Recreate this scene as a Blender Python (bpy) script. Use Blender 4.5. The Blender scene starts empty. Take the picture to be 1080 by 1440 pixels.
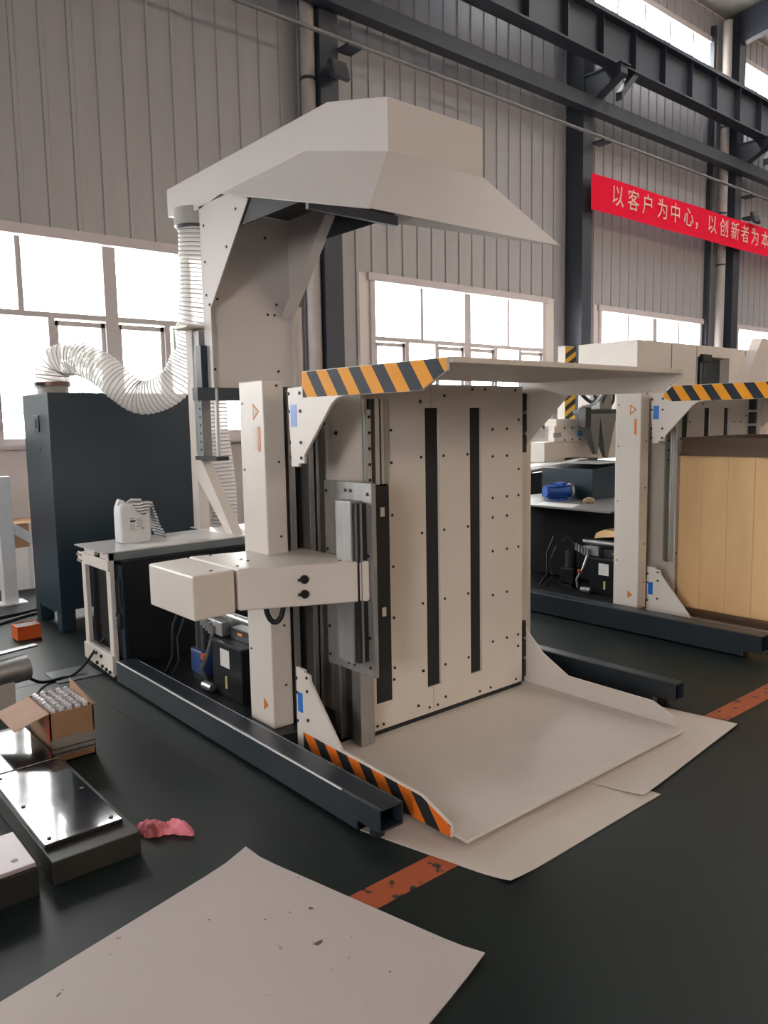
import bpy, bmesh, math, random
from mathutils import Vector, Matrix
random.seed(7)
S = bpy.context.scene
COL = S.collection

# ---------------------------------------------------------------- camera
cam_d = bpy.data.cameras.new('camera')
cam = bpy.data.objects.new('camera', cam_d); COL.objects.link(cam)
yaw, pit, rol = math.radians(40.2046), math.radians(-6.5564), math.radians(-1.0190)
fw = Vector((math.sin(yaw)*math.cos(pit), math.cos(yaw)*math.cos(pit), math.sin(pit)))
rt = Vector((math.cos(yaw), -math.sin(yaw), 0)); up = rt.cross(fw)
r2 = math.cos(rol)*rt + math.sin(rol)*up; u2 = -math.sin(rol)*rt + math.cos(rol)*up
cm = Matrix((r2, u2, -fw)).transposed().to_4x4(); cm.translation = (0, 0, 1.6)
cam.matrix_world = cm
cam_d.sensor_fit = 'VERTICAL'; cam_d.sensor_height = 36.0; cam_d.sensor_width = 27.0
cam_d.lens = 36.0*1100.742/1440.0
cam_d.clip_end = 300
S.camera = cam

# ---------------------------------------------------------------- sky, windows' daylight, exposure
W = bpy.data.worlds.new('overcast_sky'); S.world = W; W.use_nodes = True
bg = W.node_tree.nodes['Background']; bg.inputs[0].default_value = (1.0, 0.965, 0.945, 1); bg.inputs[1].default_value = 26.0
S.view_settings.view_transform = 'Standard'; S.view_settings.look = 'None'
S.view_settings.exposure = -0.10; S.view_settings.gamma = 1.0; S.view_settings.use_curve_mapping = False
S.cycles.use_denoising = True
S.cycles.max_bounces = 10; S.cycles.diffuse_bounces = 6; S.cycles.transparent_max_bounces = 16

def portal(name, loc, rot, sx, sy):
    l = bpy.data.lights.new(name, 'AREA'); l.shape = 'RECTANGLE'; l.size = sx; l.size_y = sy
    l.cycles.is_portal = True
    o = bpy.data.objects.new(name, l); COL.objects.link(o); o.location = loc; o.rotation_euler = rot
    return o

# ---------------------------------------------------------------- materials
MATS = {}
def mat(name, col, rough=.5, metal=0., var=.06, scale=6., bump=0., bscale=80., spec=.5, stretch=None, coat=0., rvar=.03):
    if name in MATS: return MATS[name]
    m = bpy.data.materials.new(name); m.use_nodes = True; nt = m.node_tree; N = nt.nodes; L = nt.links
    b = N['Principled BSDF']; b.inputs['Roughness'].default_value = rough; b.inputs['Metallic'].default_value = metal
    b.inputs['Specular IOR Level'].default_value = spec; b.inputs['Coat Weight'].default_value = coat
    tc = N.new('ShaderNodeTexCoord'); mp = N.new('ShaderNodeMapping'); L.new(tc.outputs['Object'], mp.inputs[0])
    if stretch: mp.inputs['Scale'].default_value = stretch
    nz = N.new('ShaderNodeTexNoise'); nz.inputs['Scale'].default_value = scale; nz.inputs['Detail'].default_value = 5
    L.new(mp.outputs[0], nz.inputs['Vector'])
    cr = N.new('ShaderNodeValToRGB')
    c = col
    cr.color_ramp.elements[0].position = .3; cr.color_ramp.elements[1].position = .7
    cr.color_ramp.elements[0].color = (c[0]*(1-var), c[1]*(1-var), c[2]*(1-var), 1)
    cr.color_ramp.elements[1].color = (min(1, c[0]*(1+var)), min(1, c[1]*(1+var)), min(1, c[2]*(1+var)), 1)
    L.new(nz.outputs['Fac'], cr.inputs[0]); L.new(cr.outputs[0], b.inputs['Base Color'])
    mr = N.new('ShaderNodeMapRange'); mr.inputs[3].default_value = max(0, rough-rvar); mr.inputs[4].default_value = min(1, rough+rvar)
    L.new(nz.outputs['Fac'], mr.inputs[0]); L.new(mr.outputs[0], b.inputs['Roughness'])
    if bump:
        n2 = N.new('ShaderNodeTexNoise'); n2.inputs['Scale'].default_value = bscale; L.new(mp.outputs[0], n2.inputs['Vector'])
        bp = N.new('ShaderNodeBump'); bp.inputs['Strength'].default_value = bump; bp.inputs['Distance'].default_value = .01
        L.new(n2.outputs['Fac'], bp.inputs['Height']); L.new(bp.outputs[0], b.inputs['Normal'])
    MATS[name] = m
    return m

WHITE = mat('white_machine_paint', (.70, .638, .585), .42, var=.03, scale=3)
HOODW = mat('hood_white_paint', (.62, .57, .555), .5, var=.02, scale=2)
BLUE = mat('dark_blue_paint', (.019, .036, .052), .36, var=.10, scale=2)
BLACKBEAM = mat('charcoal_beam_paint', (.017, .025, .034), .36, var=.05, scale=4, rvar=.0)
BLACK = mat('black_plastic', (.012, .013, .015), .45, var=.1)
DARKMET = mat('dark_metal', (.06, .065, .07), .4, .6)
STEEL = mat('brushed_steel', (.40, .40, .40), .38, .85, var=.12, scale=3, stretch=(20, 20, .6))
STEELD = mat('ground_steel_plate', (.36, .355, .35), .45, .6, var=.10, scale=5, stretch=(8, 8, .8))
ALU = mat('aluminium_rail', (.58, .58, .57), .35, .8, var=.05)
RUBBER = mat('black_rubber', (.010, .011, .014), .6, var=.1)
BOLT = mat('black_oxide_bolt', (.012, .011, .010), .6)
CLAD = mat('steel_cladding_paint', (.375, .365, .385), .34, var=.05, scale=1.2, stretch=(6, 6, .5))
HALLDARK = mat('hall_steel_dark_paint', (.034, .042, .060), .5, var=.12, scale=2)
PIPEC = mat('cream_pipe_plastic', (.42, .38, .36), .5, var=.05)
PLASTER = mat('painted_plaster', (.78, .71, .69), .8, var=.04, scale=2)
WARMWALL = mat('cream_sheet_wall', (.55, .42, .30), .7, var=.05)
FRAMEW = mat('window_frame_pvc', (.60, .55, .56), .45, var=.02)
CARDW = mat('white_faced_card', (.68, .60, .54), .72, var=.04, scale=3, bump=.05, bscale=12)
CARDB = mat('brown_cardboard', (.30, .17, .09), .8, var=.1, scale=8)
WOOD = mat('tan_board_wood', (.97, .62, .31), .6, var=.10, scale=2.2, stretch=(2, 2, .35))
BROWN = mat('dark_brown_timber', (.13, .08, .05), .6, var=.2, scale=5, stretch=(1, .3, 4))
STICKB = mat('blue_sticker', (.012, .17, .62), .4, var=.03)
ORANGE = mat('orange_plastic', (.62, .10, .015), .5)
PINK = mat('pink_cloth', (.85, .24, .30), .85, var=.25, scale=14, bump=.3, bscale=40)
BLUEP = mat('blue_motor_paint', (.02, .10, .45), .4, var=.1)
JUGP = mat('milky_plastic', (.70, .68, .68), .45, var=.03)
RED = mat('red_banner_cloth', (.80, .010, .045), .85, var=.05, scale=1.5, spec=.1)
BTEXT = mat('banner_lettering', (.80, .50, .45), .6, var=.02)
PAPER = mat('label_paper', (.68, .66, .64), .6, var=.03)
LORANGE = mat('label_orange', (.65, .20, .03), .5, var=.03)
ROOFM = mat('roof_sheet', (.46, .45, .42), .6, var=.06)
LEAF = mat('pale_leaf', (.30, .36, .28), .6, var=.3, scale=20)
OUTG = mat('outdoor_concrete', (.45, .45, .44), .9)
NEARBLACK = mat('machine_near_black', (.006, .007, .009), .45, var=.2, spec=.2)
GREYBOX = mat('grey_sheet_metal', (.22, .225, .23), .45, .3)

def glossy_plate():
    return mat('polished_black_plate', (.012, .013, .017), .09, var=.2, scale=9, spec=.8, coat=.6)
GLOSSP = glossy_plate()

def stripes(name, c1, c2, period, k):
    m = bpy.data.materials.new(name); m.use_nodes = True; N = m.node_tree.nodes; L = m.node_tree.links
    b = N['Principled BSDF']; b.inputs['Roughness'].default_value = .55; b.inputs['Specular IOR Level'].default_value = .25
    tc = N.new('ShaderNodeTexCoord'); sp = N.new('ShaderNodeSeparateXYZ'); L.new(tc.outputs['Object'], sp.inputs[0])
    mz = N.new('ShaderNodeMath'); mz.operation = 'MULTIPLY'; mz.inputs[1].default_value = -k; L.new(sp.outputs['Z'], mz.inputs[0])
    ad = N.new('ShaderNodeMath'); ad.operation = 'ADD'; L.new(sp.outputs['Y'], ad.inputs[0]); L.new(mz.outputs[0], ad.inputs[1])
    dv = N.new('ShaderNodeMath'); dv.operation = 'DIVIDE'; dv.inputs[1].default_value = period; L.new(ad.outputs[0], dv.inputs[0])
    fr = N.new('ShaderNodeMath'); fr.operation = 'FRACT'; L.new(dv.outputs[0], fr.inputs[0])
    gt = N.new('ShaderNodeMath'); gt.operation = 'GREATER_THAN'; gt.inputs[1].default_value = .5; L.new(fr.outputs[0], gt.inputs[0])
    mx = N.new('ShaderNodeMix'); mx.data_type = 'RGBA'; mx.inputs['A'].default_value = (*c1, 1); mx.inputs['B'].default_value = (*c2, 1)
    L.new(gt.outputs[0], mx.inputs['Factor']); L.new(mx.outputs['Result'], b.inputs['Base Color'])
    return m
WARN = stripes('amber_black_stripe', (.86, .34, .012), (.016, .022, .034), .150, .70)
WARNO = stripes('orange_black_stripe', (.80, .17, .015), (.02, .022, .025), .165, .80)
WARNY = stripes('yellow_black_stripe', (.75, .45, .03), (.05, .05, .05), .13, 1.0)

# floor: dark green sealed concrete with scuffs
def floor_mat():
    m = bpy.data.materials.new('green_sealed_floor'); m.use_nodes = True; N = m.node_tree.nodes; L = m.node_tree.links
    b = N['Principled BSDF']
    tc = N.new('ShaderNodeTexCoord')
    n1 = N.new('ShaderNodeTexNoise'); n1.inputs['Scale'].default_value = 1.3; n1.inputs['Detail'].default_value = 2; L.new(tc.outputs['Object'], n1.inputs['Vector'])
    cr = N.new('ShaderNodeValToRGB'); e = cr.color_ramp.elements
    e[0].position = .25; e[0].color = (.0065, .013, .0125, 1); e[1].position = .75; e[1].color = (.010, .0185, .0175, 1)
    L.new(n1.outputs['Fac'], cr.inputs[0]); L.new(cr.outputs[0], b.inputs['Base Color'])
    n2 = N.new('ShaderNodeTexNoise'); n2.inputs['Scale'].default_value = .9; n2.inputs['Detail'].default_value = 1; L.new(tc.outputs['Object'], n2.inputs['Vector'])
    mr = N.new('ShaderNodeMapRange'); mr.inputs[3].default_value = .42; mr.inputs[4].default_value = .52
    L.new(n2.outputs['Fac'], mr.inputs[0]); L.new(mr.outputs[0], b.inputs['Roughness'])
    b.inputs['Specular IOR Level'].default_value = .28
    return m
FLOOR = floor_mat()

def line_mat():
    m = bpy.data.materials.new('worn_orange_floor_paint'); m.use_nodes = True; N = m.node_tree.nodes; L = m.node_tree.links
    b = N['Principled BSDF']; b.inputs['Roughness'].default_value = .5
    tc = N.new('ShaderNodeTexCoord'); n = N.new('ShaderNodeTexNoise'); n.inputs['Scale'].default_value = 22; n.inputs['Detail'].default_value = 8
    L.new(tc.outputs['Object'], n.inputs['Vector'])
    cr = N.new('ShaderNodeValToRGB'); e = cr.color_ramp.elements
    e[0].position = .36; e[0].color = (.03, .03, .026, 1); e[1].position = .42; e[1].color = (.42, .092, .032, 1)
    L.new(n.outputs['Fac'], cr.inputs[0]); L.new(cr.outputs[0], b.inputs['Base Color'])
    return m
LINEM = line_mat()

def card_mark_mat():
    m = bpy.data.materials.new('scuffed_white_card'); m.use_nodes = True; N = m.node_tree.nodes; L = m.node_tree.links
    b = N['Principled BSDF']; b.inputs['Roughness'].default_value = .7
    tc = N.new('ShaderNodeTexCoord'); n = N.new('ShaderNodeTexNoise'); n.inputs['Scale'].default_value = 9; n.inputs['Detail'].default_value = 4
    n.inputs['Distortion'].default_value = 2.5; L.new(tc.outputs['Object'], n.inputs['Vector'])
    cr = N.new('ShaderNodeValToRGB'); e = cr.color_ramp.elements
    e[0].position = .295; e[0].color = (.10, .08, .08, 1); e[1].position = .302; e[1].color = (.56, .49, .48, 1)
    L.new(n.outputs['Fac'], cr.inputs[0]); L.new(cr.outputs[0], b.inputs['Base Color'])
    return m
CARDMARK = card_mark_mat()

def hose_mat():
    m = bpy.data.materials.new('translucent_hose_plastic'); m.use_nodes = True; N = m.node_tree.nodes; L = m.node_tree.links
    out = N['Material Output']; b = N['Principled BSDF']; b.inputs['Base Color'].default_value = (.80, .77, .75, 1); b.inputs['Roughness'].default_value = .35
    tr = N.new('ShaderNodeBsdfTranslucent'); tr.inputs[0].default_value = (.85, .82, .80, 1)
    tp = N.new('ShaderNodeBsdfTransparent')
    m1 = N.new('ShaderNodeMixShader'); m1.inputs[0].default_value = .45; L.new(b.outputs[0], m1.inputs[1]); L.new(tr.outputs[0], m1.inputs[2])
    m2 = N.new('ShaderNodeMixShader'); m2.inputs[0].default_value = .22; L.new(m1.outputs[0], m2.inputs[1]); L.new(tp.outputs[0], m2.inputs[2])
    L.new(m2.outputs[0], out.inputs[0]); return m
HOSE = hose_mat()
WIRE = mat('hose_wire_coil', (.22, .20, .18), .5)

def glass_mat():
    m = bpy.data.materials.new('window_glass'); m.use_nodes = True; N = m.node_tree.nodes; L = m.node_tree.links
    out = N['Material Output']; N.remove(N['Principled BSDF'])
    tp = N.new('ShaderNodeBsdfTransparent'); tp.inputs[0].default_value = (.96, .98, .98, 1)
    g = N.new('ShaderNodeBsdfGlossy'); g.inputs['Roughness'].default_value = .02
    mx = N.new('ShaderNodeMixShader'); mx.inputs[0].default_value = .05
    L.new(tp.outputs[0], mx.inputs[1]); L.new(g.outputs[0], mx.inputs[2]); L.new(mx.outputs[0], out.inputs[0])
    return m
GLASS = glass_mat()

def clear_mat(name, col, mixf):
    m = bpy.data.materials.new(name); m.use_nodes = True; N = m.node_tree.nodes; L = m.node_tree.links
    out = N['Material Output']; b = N['Principled BSDF']; b.inputs['Base Color'].default_value = (*col, 1); b.inputs['Roughness'].default_value = .12
    tp = N.new('ShaderNodeBsdfTransparent'); mx = N.new('ShaderNodeMixShader'); mx.inputs[0].default_value = mixf
    L.new(b.outputs[0], mx.inputs[1]); L.new(tp.outputs[0], mx.inputs[2]); L.new(mx.outputs[0], out.inputs[0]); return m
BOTTLE = clear_mat('clear_bottle_plastic', (.72, .70, .72), .35)

# ---------------------------------------------------------------- mesh helpers
ORG = {}
class MB:
    def __init__(s): s.v = []; s.f = []
    def quadbox(s, p):
        n = len(s.v); s.v += p
        s.f += [tuple(n+i for i in q) for q in ((0,1,2,3),(7,6,5,4),(0,4,5,1),(1,5,6,2),(2,6,7,3),(3,7,4,0))]; return s
    def box(s, x0, x1, y0, y1, z0, z1):
        return s.quadbox([(x0,y0,z0),(x0,y1,z0),(x1,y1,z0),(x1,y0,z0),(x0,y0,z1),(x0,y1,z1),(x1,y1,z1),(x1,y0,z1)])
    def prism(s, poly, ax, a, b):
        def P(u, v, w): return (w,u,v) if ax == 'x' else ((u,w,v) if ax == 'y' else (u,v,w))
        n = len(s.v); k = len(poly)
        s.v += [P(u,v,a) for u,v in poly] + [P(u,v,b) for u,v in poly]
        s.f += [tuple(range(n, n+k)), tuple(range(n+2*k-1, n+k-1, -1))]
        for i in range(k):
            j = (i+1) % k; s.f.append((n+i, n+k+i, n+k+j, n+j))
        return s
    def poly(s, pts):
        n = len(s.v); s.v += pts; s.f.append(tuple(range(n, n+len(pts)))); return s
    def ring(s, c, d, r, n, refv=None):
        d = Vector(d).normalized(); a = Vector(refv) if refv else (Vector((0,0,1)) if abs(d.z) < .9 else Vector((1,0,0)))
        u = d.cross(a).normalized(); w = d.cross(u).normalized(); i0 = len(s.v)
        for i in range(n):
            t = 2*math.pi*i/n; s.v.append(tuple(Vector(c)+u*(r*math.cos(t))+w*(r*math.sin(t))))
        return i0
    def cyl(s, p0, p1, r, n=16, r1=None, cap=True):
        d = Vector(p1)-Vector(p0); a = s.ring(p0, d, r, n); b = s.ring(p1, d, r if r1 is None else r1, n)
        for i in range(n):
            j = (i+1) % n; s.f.append((a+i, a+j, b+j, b+i))
        if cap: s.f += [tuple(range(a+n-1, a-1, -1)), tuple(range(b, b+n))]
        return s
    def lathe(s, c, prof, n=16):
        # prof: list of (r, z) about a vertical axis at c=(x,y)
        rings = [s.ring((c[0], c[1], z), (0,0,1), max(r, 1e-4), n, (1,0,0)) for r, z in prof]
        for a, b in zip(rings, rings[1:]):
            for i in range(n):
                j = (i+1) % n; s.f.append((a+i, a+j, b+j, b+i))
        s.f += [tuple(range(rings[0]+n-1, rings[0]-1, -1)), tuple(range(rings[-1], rings[-1]+n))]
        return s
    def tube(s, pts, r, n=10, cap=True):
        pts = [Vector(p) for p in pts]; rr = r if isinstance(r, (list, tuple)) else [r]*len(pts); rings = []
        u = None
        for i, p in enumerate(pts):
            d = (pts[min(i+1, len(pts)-1)]-pts[max(i-1, 0)]).normalized()
            if u is None:
                a = Vector((0,0,1)) if abs(d.z) < .9 else Vector((1,0,0)); u = d.cross(a).normalized()
            u = (u - d*u.dot(d)).normalized(); w = d.cross(u)
            rings.append(len(s.v))
            for k in range(n):
                t = 2*math.pi*k/n; s.v.append(tuple(p+u*(rr[i]*math.cos(t))+w*(rr[i]*math.sin(t))))
        for a, b in zip(rings, rings[1:]):
            for i in range(n):
                j = (i+1) % n; s.f.append((a+i, a+j, b+j, b+i))
        if cap: s.f += [tuple(range(rings[0]+n-1, rings[0]-1, -1)), tuple(range(rings[-1], rings[-1]+n))]
        return s
    def build(s, name, m, parent=None, bevel=0., smooth=False, org=None, seg=2):
        o0 = Vector(org) if org else (ORG[parent.name] if parent else Vector((0,0,0)))
        me = bpy.data.meshes.new(name); me.from_pydata([tuple(Vector(p)-o0) for p in s.v], [], s.f)
        bm = bmesh.new(); bm.from_mesh(me); bmesh.ops.recalc_face_normals(bm, faces=bm.faces)
        if smooth:
            for f in bm.faces: f.smooth = True
        bm.to_mesh(me); bm.free()
        me.materials.append(m)
        if smooth: me.set_sharp_from_angle(angle=math.radians(40))
        o = bpy.data.objects.new(name, me); COL.objects.link(o)
        if parent: o.parent = parent
        elif org: o.location = org
        ORG[o.name] = o0
        if bevel:
            b = o.modifiers.new('bevel', 'BEVEL'); b.width = bevel; b.segments = seg; b.limit_method = 'ANGLE'
        return o
def B(*a): return MB().box(*a)
def thing(name, label, cat, loc, group=None):
    o = bpy.data.objects.new(name, None); COL.objects.link(o); o.location = loc; o.empty_display_size = .2
    o['label'] = label; o['category'] = cat
    if group: o['group'] = group
    ORG[o.name] = Vector(loc); return o
def tag(o, label, cat, group=None):
    o['label'] = label; o['category'] = cat
    if group: o['group'] = group
    return o
def struct(o): o['kind'] = 'structure'; return o
def stuff(o): o['kind'] = 'stuff'; return o
def share(o, name, loc, parent):
    c = o.copy(); c.name = name; COL.objects.link(c); c.parent = parent; c.location = loc; return c
def dots(pts, ax, r=.007, d=.004, n=8):
    m = MB(); D = {'x': (-d,0,0), 'y': (0,-d,0), 'z': (0,0,d)}[ax]
    for p in pts: m.cyl(p, Vector(p)+Vector(D), r, n)
    return m

# ================================================================ SETTING
YW = 9.0; EAVE = 10.2; XL, XR, YF = -9.0, 46.0, -15.0
struct(B(XL, XR, YF, YW, -.2, 0).build('floor', FLOOR))
# painted orange line, saw-cut joints
struct(B(-6, 30, 1.88, 1.995, 0, .0015).build('trim_1', LINEM))
jm = MB()
jm.box(1.168, 1.172, -4, 2.70, 0, .0008); jm.box(-4, 1.83, 5.07, 5.078, 0, .0008); jm.box(1.60, 1.606, 2.2, 4.9, 0, .0008)
struct(jm.build('trim_2', mat('floor_joint_filler', (.008, .01, .01), .7)))

WIN = [(1.62, 5.50), (7.42, 11.42), (13.08, 16.95), (18.65, 22.6), (24.3, 28.3), (30.0, 34.0), (-4.1, -.1)]
ZS, ZT = 1.42, 3.69
CLER = [(1.2, 5.9), (6.95, 11.5), (12.6, 17.2), (18.25, 22.9), (24, 28.6), (29.7, 34.2), (-4.6, .2)]
CZ0, CZ1 = 8.35, 9.62
wb = MB()
def pierwall(m, xa, xb, wins, z0, z1, y0, y1):
    cur = xa
    for a, b in sorted(wins):
        m.box(cur, a, y0, y1, z0, z1); cur = b
    m.box(cur, xb, y0, y1, z0, z1)
wb.box(XL, XR, YW, YW+.24, 0, ZS)
pierwall(wb, XL, XR, WIN, ZS, ZT, YW, YW+.24)
wb.box(XL, XR, YW, YW+.24, ZT, CZ0)
pierwall(wb, XL, XR, CLER, CZ0, CZ1, YW, YW+.24)
wb.box(XL, XR, YW, YW+.24, CZ1, EAVE+.3)
wall_back = struct(wb.build('wall_back', PLASTER))
# cladding sheets with a raised rib, one by one
def sheet_mesh(w, h):
    m = MB(); r = .03
    m.prism([(0,0),(w-2*r,0),(w-1.7*r,-.022),(w-.3*r,-.022),(w,0),(w,.004),(0,.004)], 'z', 0, h)
    return m
PW = .30
protos = {}
def sheet(x, z0, z1):
    h = round(z1-z0, 3)
    if h not in protos:
        o = sheet_mesh(PW, h).build('cladding_panel', CLAD, wall_back); protos[h] = o; o.location = (x, YW-.006, z0)
    else: share(protos[h], 'cladding_panel', (x, YW-.006, z0), wall_back)
x = 0.0
while x < 27:
    inw = any(a-.12 < x+PW and x < b+.12 for a, b in WIN)
    inc = any(a < x+PW and x < b for a, b in CLER)
    sheet(x, ZT+.06 if inw else .9, CZ0 if x < 26 else CZ0)
    if x > 11.5:
        sheet(x, CZ1 if inc else CZ0, EAVE)
    x += PW
# windows
def window(n, a, b, z0, z1, detailed=True):
    w = MB(); y0, y1 = YW-.03, YW+.10; t = .07
    w.box(a-.06, b+.06, y0-.02, y1, z1-t+.02, z1+.06); w.box(a, b, y0, y1, z0, z0+t)
    w.box(a-.02, a+t, y0, y1, z0, z1); w.box(b-t, b+.02, y0, y1, z0, z1)
    o = struct(w.build('window_%d' % n, FRAMEW, org=((a+b)/2, YW, z0)))
    zt = z0+(z1-z0)*.605; mid = (a+b)/2
    def bar(*q): B(*q).build('mullion', FRAMEW, o)
    def pane(x0, x1, p0, p1): B(x0, x1, YW+.045, YW+.05, p0, p1).build('pane', GLASS, o)
    if detailed:
        bar(a+t, b-t, y0, y1, zt, zt+.06); bar(mid-.075, mid+.075, y0-.01, y1, z0+t, z1-t)
        for sgn in (0, 1):
            l = a+t if sgn == 0 else mid+.075; r = mid-.075 if sgn == 0 else b-t; c = (l+r)/2; th = (r-l)/3
            bar(c-.03, c+.03, y0, y1, zt+.06, z1-t)
            pane(l, c-.03, zt+.06, z1-t); pane(c+.03, r, zt+.06, z1-t)
            bar(l+th-.035, l+th+.035, y0, y1, z0+t, zt); bar(r-th-.035, r-th+.035, y0, y1, z0+t, zt)
            # sliding sashes in the outer thirds
            for p, q in ((l, l+th-.035), (r-th+.035, r)):
                s = MB(); e = .045
                s.box(p, q, y1-.10, y1-.05, zt-e-.03, zt-.02); s.box(p, q, y1-.10, y1-.05, z0+t, z0+t+e)
                s.box(p, p+e, y1-.10, y1-.05, z0+t, zt-.02); s.box(q-e, q, y1-.10, y1-.05, z0+t, zt-.02)
                s.build('sash', FRAMEW, o)
                pane(p+e, q-e, z0+t+e, zt-e-.02)
            pane(l+th+.035, r-th-.035, z0+t, zt)
        s = MB().box(a-.06, b+.06, YW-.10, YW, z0-.04, z0); s.build('window_sill', FRAMEW, o)
    else:
        k = 5; dx = (b-a)/k
        for i in range(1, k): bar(a+i*dx-.025, a+i*dx+.025, y0, y1, z0+t, z1-t)
        for i in range(k): pane(a+i*dx+.03, a+(i+1)*dx-.03, z0+t, z1-t)
    portal('daylight_portal', ((a+b)/2, YW+.3, (z0+z1)/2), (-math.pi/2, 0, 0), b-a, z1-z0)
for i, (a, b) in enumerate(WIN): window(i+1, a, b, ZS, ZT, True)
for i, (a, b) in enumerate(CLER): window(20+i, a, b, CZ0, CZ1, False)

# other walls of the hall (behind and beside the camera), window openings added for the light
wf = MB(); FW_ = [(-6+6*i, -2+6*i) for i in range(8)]; FL_ = []; FW_ = [(4, 6.2), (13, 15.6), (20, 22.6), (27, 29.6), (34, 36.6)]
wf.box(XL, XR, YF-.24, YF, 0, 1.4); pierwall(wf, XL, XR, FL_, 1.4, 3.7, YF-.24, YF)
wf.box(XL, XR, YF-.24, YF, 3.7, 8.0); pierwall(wf, XL, XR, FW_, 8.0, 9.6, YF-.24, YF); wf.box(XL, XR, YF-.24, YF, 9.6, EAVE+.3)
wfo = struct(wf.build('wall_front', WARMWALL))
WARMTINT = bpy.data.materials.new('warm_tint_glazing'); WARMTINT.use_nodes = True  # tinted panes added out of view to warm the incoming light
_n = WARMTINT.node_tree.nodes; _n.remove(_n['Principled BSDF']); _t = _n.new('ShaderNodeBsdfTransparent'); _t.inputs[0].default_value = (1, .92, .82, 1)
WARMTINT.node_tree.links.new(_t.outputs[0], _n['Material Output'].inputs[0])
for ws, z0, z1 in ((FW_, 8.0, 9.6), (FL_, 1.4, 3.7)):
    for a, b in ws:
        portal('daylight_portal', ((a+b)/2, YF-.3, (z0+z1)/2), (math.pi/2, 0, 0), b-a, z1-z0)
        B(a, b, YF-.12, YF-.11, z0, z1).build('pane', WARMTINT, wfo)
wl = MB(); LW = [(-4.6, -2.0)]  # unseen opening, sized for the light on left-facing sides
wl.box(XL-.24, XL, YF, YW, 0, 1.3)
cur = YF
for a, b in LW: wl.box(XL-.24, XL, cur, a, 1.3, 4.6); cur = b
wl.box(XL-.24, XL, cur, YW, 1.3, 4.6); wl.box(XL-.24, XL, YF, YW, 4.6, 13)
struct(wl.build('wall_left', CLAD))
for a, b in LW: portal('daylight_portal', (XL-.3, (a+b)/2, 2.95), (0, -math.pi/2, 0), 3.3, b-a)
struct(B(XR, XR+.2, YF, YW, 0, 13).build('wall_right', CLAD))
# pitched roof
yr = (YW+YF)/2; zr = EAVE+1.5
rf = MB(); SKY = [(13.6, 14.2), (20.3, 20.9), (26.0, 26.6)]; YS0, YS1 = -3., 7.  # skylight strips added out of view to light upward faces
def slope(ya, yb, xa, xb):
    zf = lambda y: EAVE+(zr-EAVE)*(1-abs(y-yr)/(YW+.3-yr))
    rf.quadbox([(xa,ya,zf(ya)),(xa,yb,zf(yb)),(xb,yb,zf(yb)),(xb,ya,zf(ya)),(xa,ya,zf(ya)+.12),(xa,yb,zf(yb)+.12),(xb,yb,zf(yb)+.12),(xb,ya,zf(ya)+.12)])
    return (zf(ya)+zf(yb))/2
slope(YF-.3, YS0, XL-.3, XR+.3); slope(YS1, YW+.3, XL-.3, XR+.3); cur = XL-.3
for a, b in SKY: slope(YS0, YS1, cur, a); cur = b
slope(YS0, YS1, cur, XR+.3)
ceil = struct(rf.build('ceiling', ROOFM))
for a, b in SKY:
    portal('daylight_portal', ((a+b)/2, (YS0+YS1)/2, EAVE+1.6), (0, 0, 0), b-a, YS1-YS0)
# outside
struct(B(-30, 70, YW+.24, 60, -.25, -.05).build('ground', OUTG))

# columns, crane girder, tie beam, conduit
COLX = [(6.33, 6.62), (11.97, 12.26), (17.56, 17.85), (23.1, 23.46), (28.7, 29.06), (.6, .96)]
for i, (a, b) in enumerate(COLX):
    m = MB(); m.box(a, b, 8.60, 8.625, 0, EAVE); m.box(a, b, 8.935, 8.96, 0, EAVE); m.box((a+b)/2-.008, (a+b)/2+.008, 8.625, 8.935, 0, EAVE)
    m.box(a+.01, a+.02, 8.625, 8.935, 0, EAVE)
    o = struct(m.build('trim_%d' % (30+i), HALLDARK, org=((a+b)/2, 8.8, 0)))
    # corbel with diagonal brace
    c = MB(); c.prism([(8.6, 7.49), (7.90, 7.49), (7.90, 7.34), (8.6, 6.98)], 'x', a+.04, b-.04); c.box(a+.01, b-.01, 7.86, 8.6, 7.47, 7.495)
    c.build('corbel', HALLDARK, o)
    k = MB(); k.prism([(b-.02, 6.98), (b+.50, 7.50), (b+.36, 7.50), (b-.02, 7.12)], 'y', 8.02, 8.14); k.build('knee_brace', HALLDARK, o)
    r = MB(); r.prism([(8.95, EAVE-.65), (8.95, EAVE), (yr, zr-.02), (yr, zr-.45)], 'x', a+.05, b-.05); r.build('rafter', HALLDARK, o)
cg = MB(); cg.box(-8, 45, 7.98, 8.24, 7.50, 7.53); cg.box(-8, 45, 7.96, 8.26, 8.18, 8.22); cg.box(-8, 45, 8.10, 8.12, 7.53, 8.18)
cgo = struct(cg.build('trim_40', HALLDARK, org=(12, 8.1, 7.5)))
cg.f = []; cg.v = []
sp = None
for i in range(20):
    xx = 6.9+i*.95
    if sp is None: sp = B(xx, xx+.012, 7.99, 8.10, 7.53, 8.18).build('stiffener', HALLDARK, cgo)
    else: share(sp, 'stiffener', (i*.95, 0, 0), cgo)
MB().box(-8, 45, 8.07, 8.15, 8.22, 8.34).build('crane_rail', HALLDARK, cgo)
tb = MB(); tb.box(-8, 45, 8.40, 8.60, 6.87, 7.09); struct(tb.build('trim_41', HALLDARK, org=(12, 8.5, 6.9)))
pp = thing('conduit_pipe', 'thin grey conduit pipe running across the hall columns below the dark tie beam', 'pipe', (6.59, 8.4, 6.47))
MB().cyl((-6, 8.4, 6.47), (44, 8.4, 6.47), .028, 10).build('pipe', GREYBOX, pp, smooth=True)
for a, b in COLX[:4]: MB().box(b-.02, b+.22, 8.36, 8.62, 6.415, 6.442).build('bracket', HALLDARK, pp); 
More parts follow.
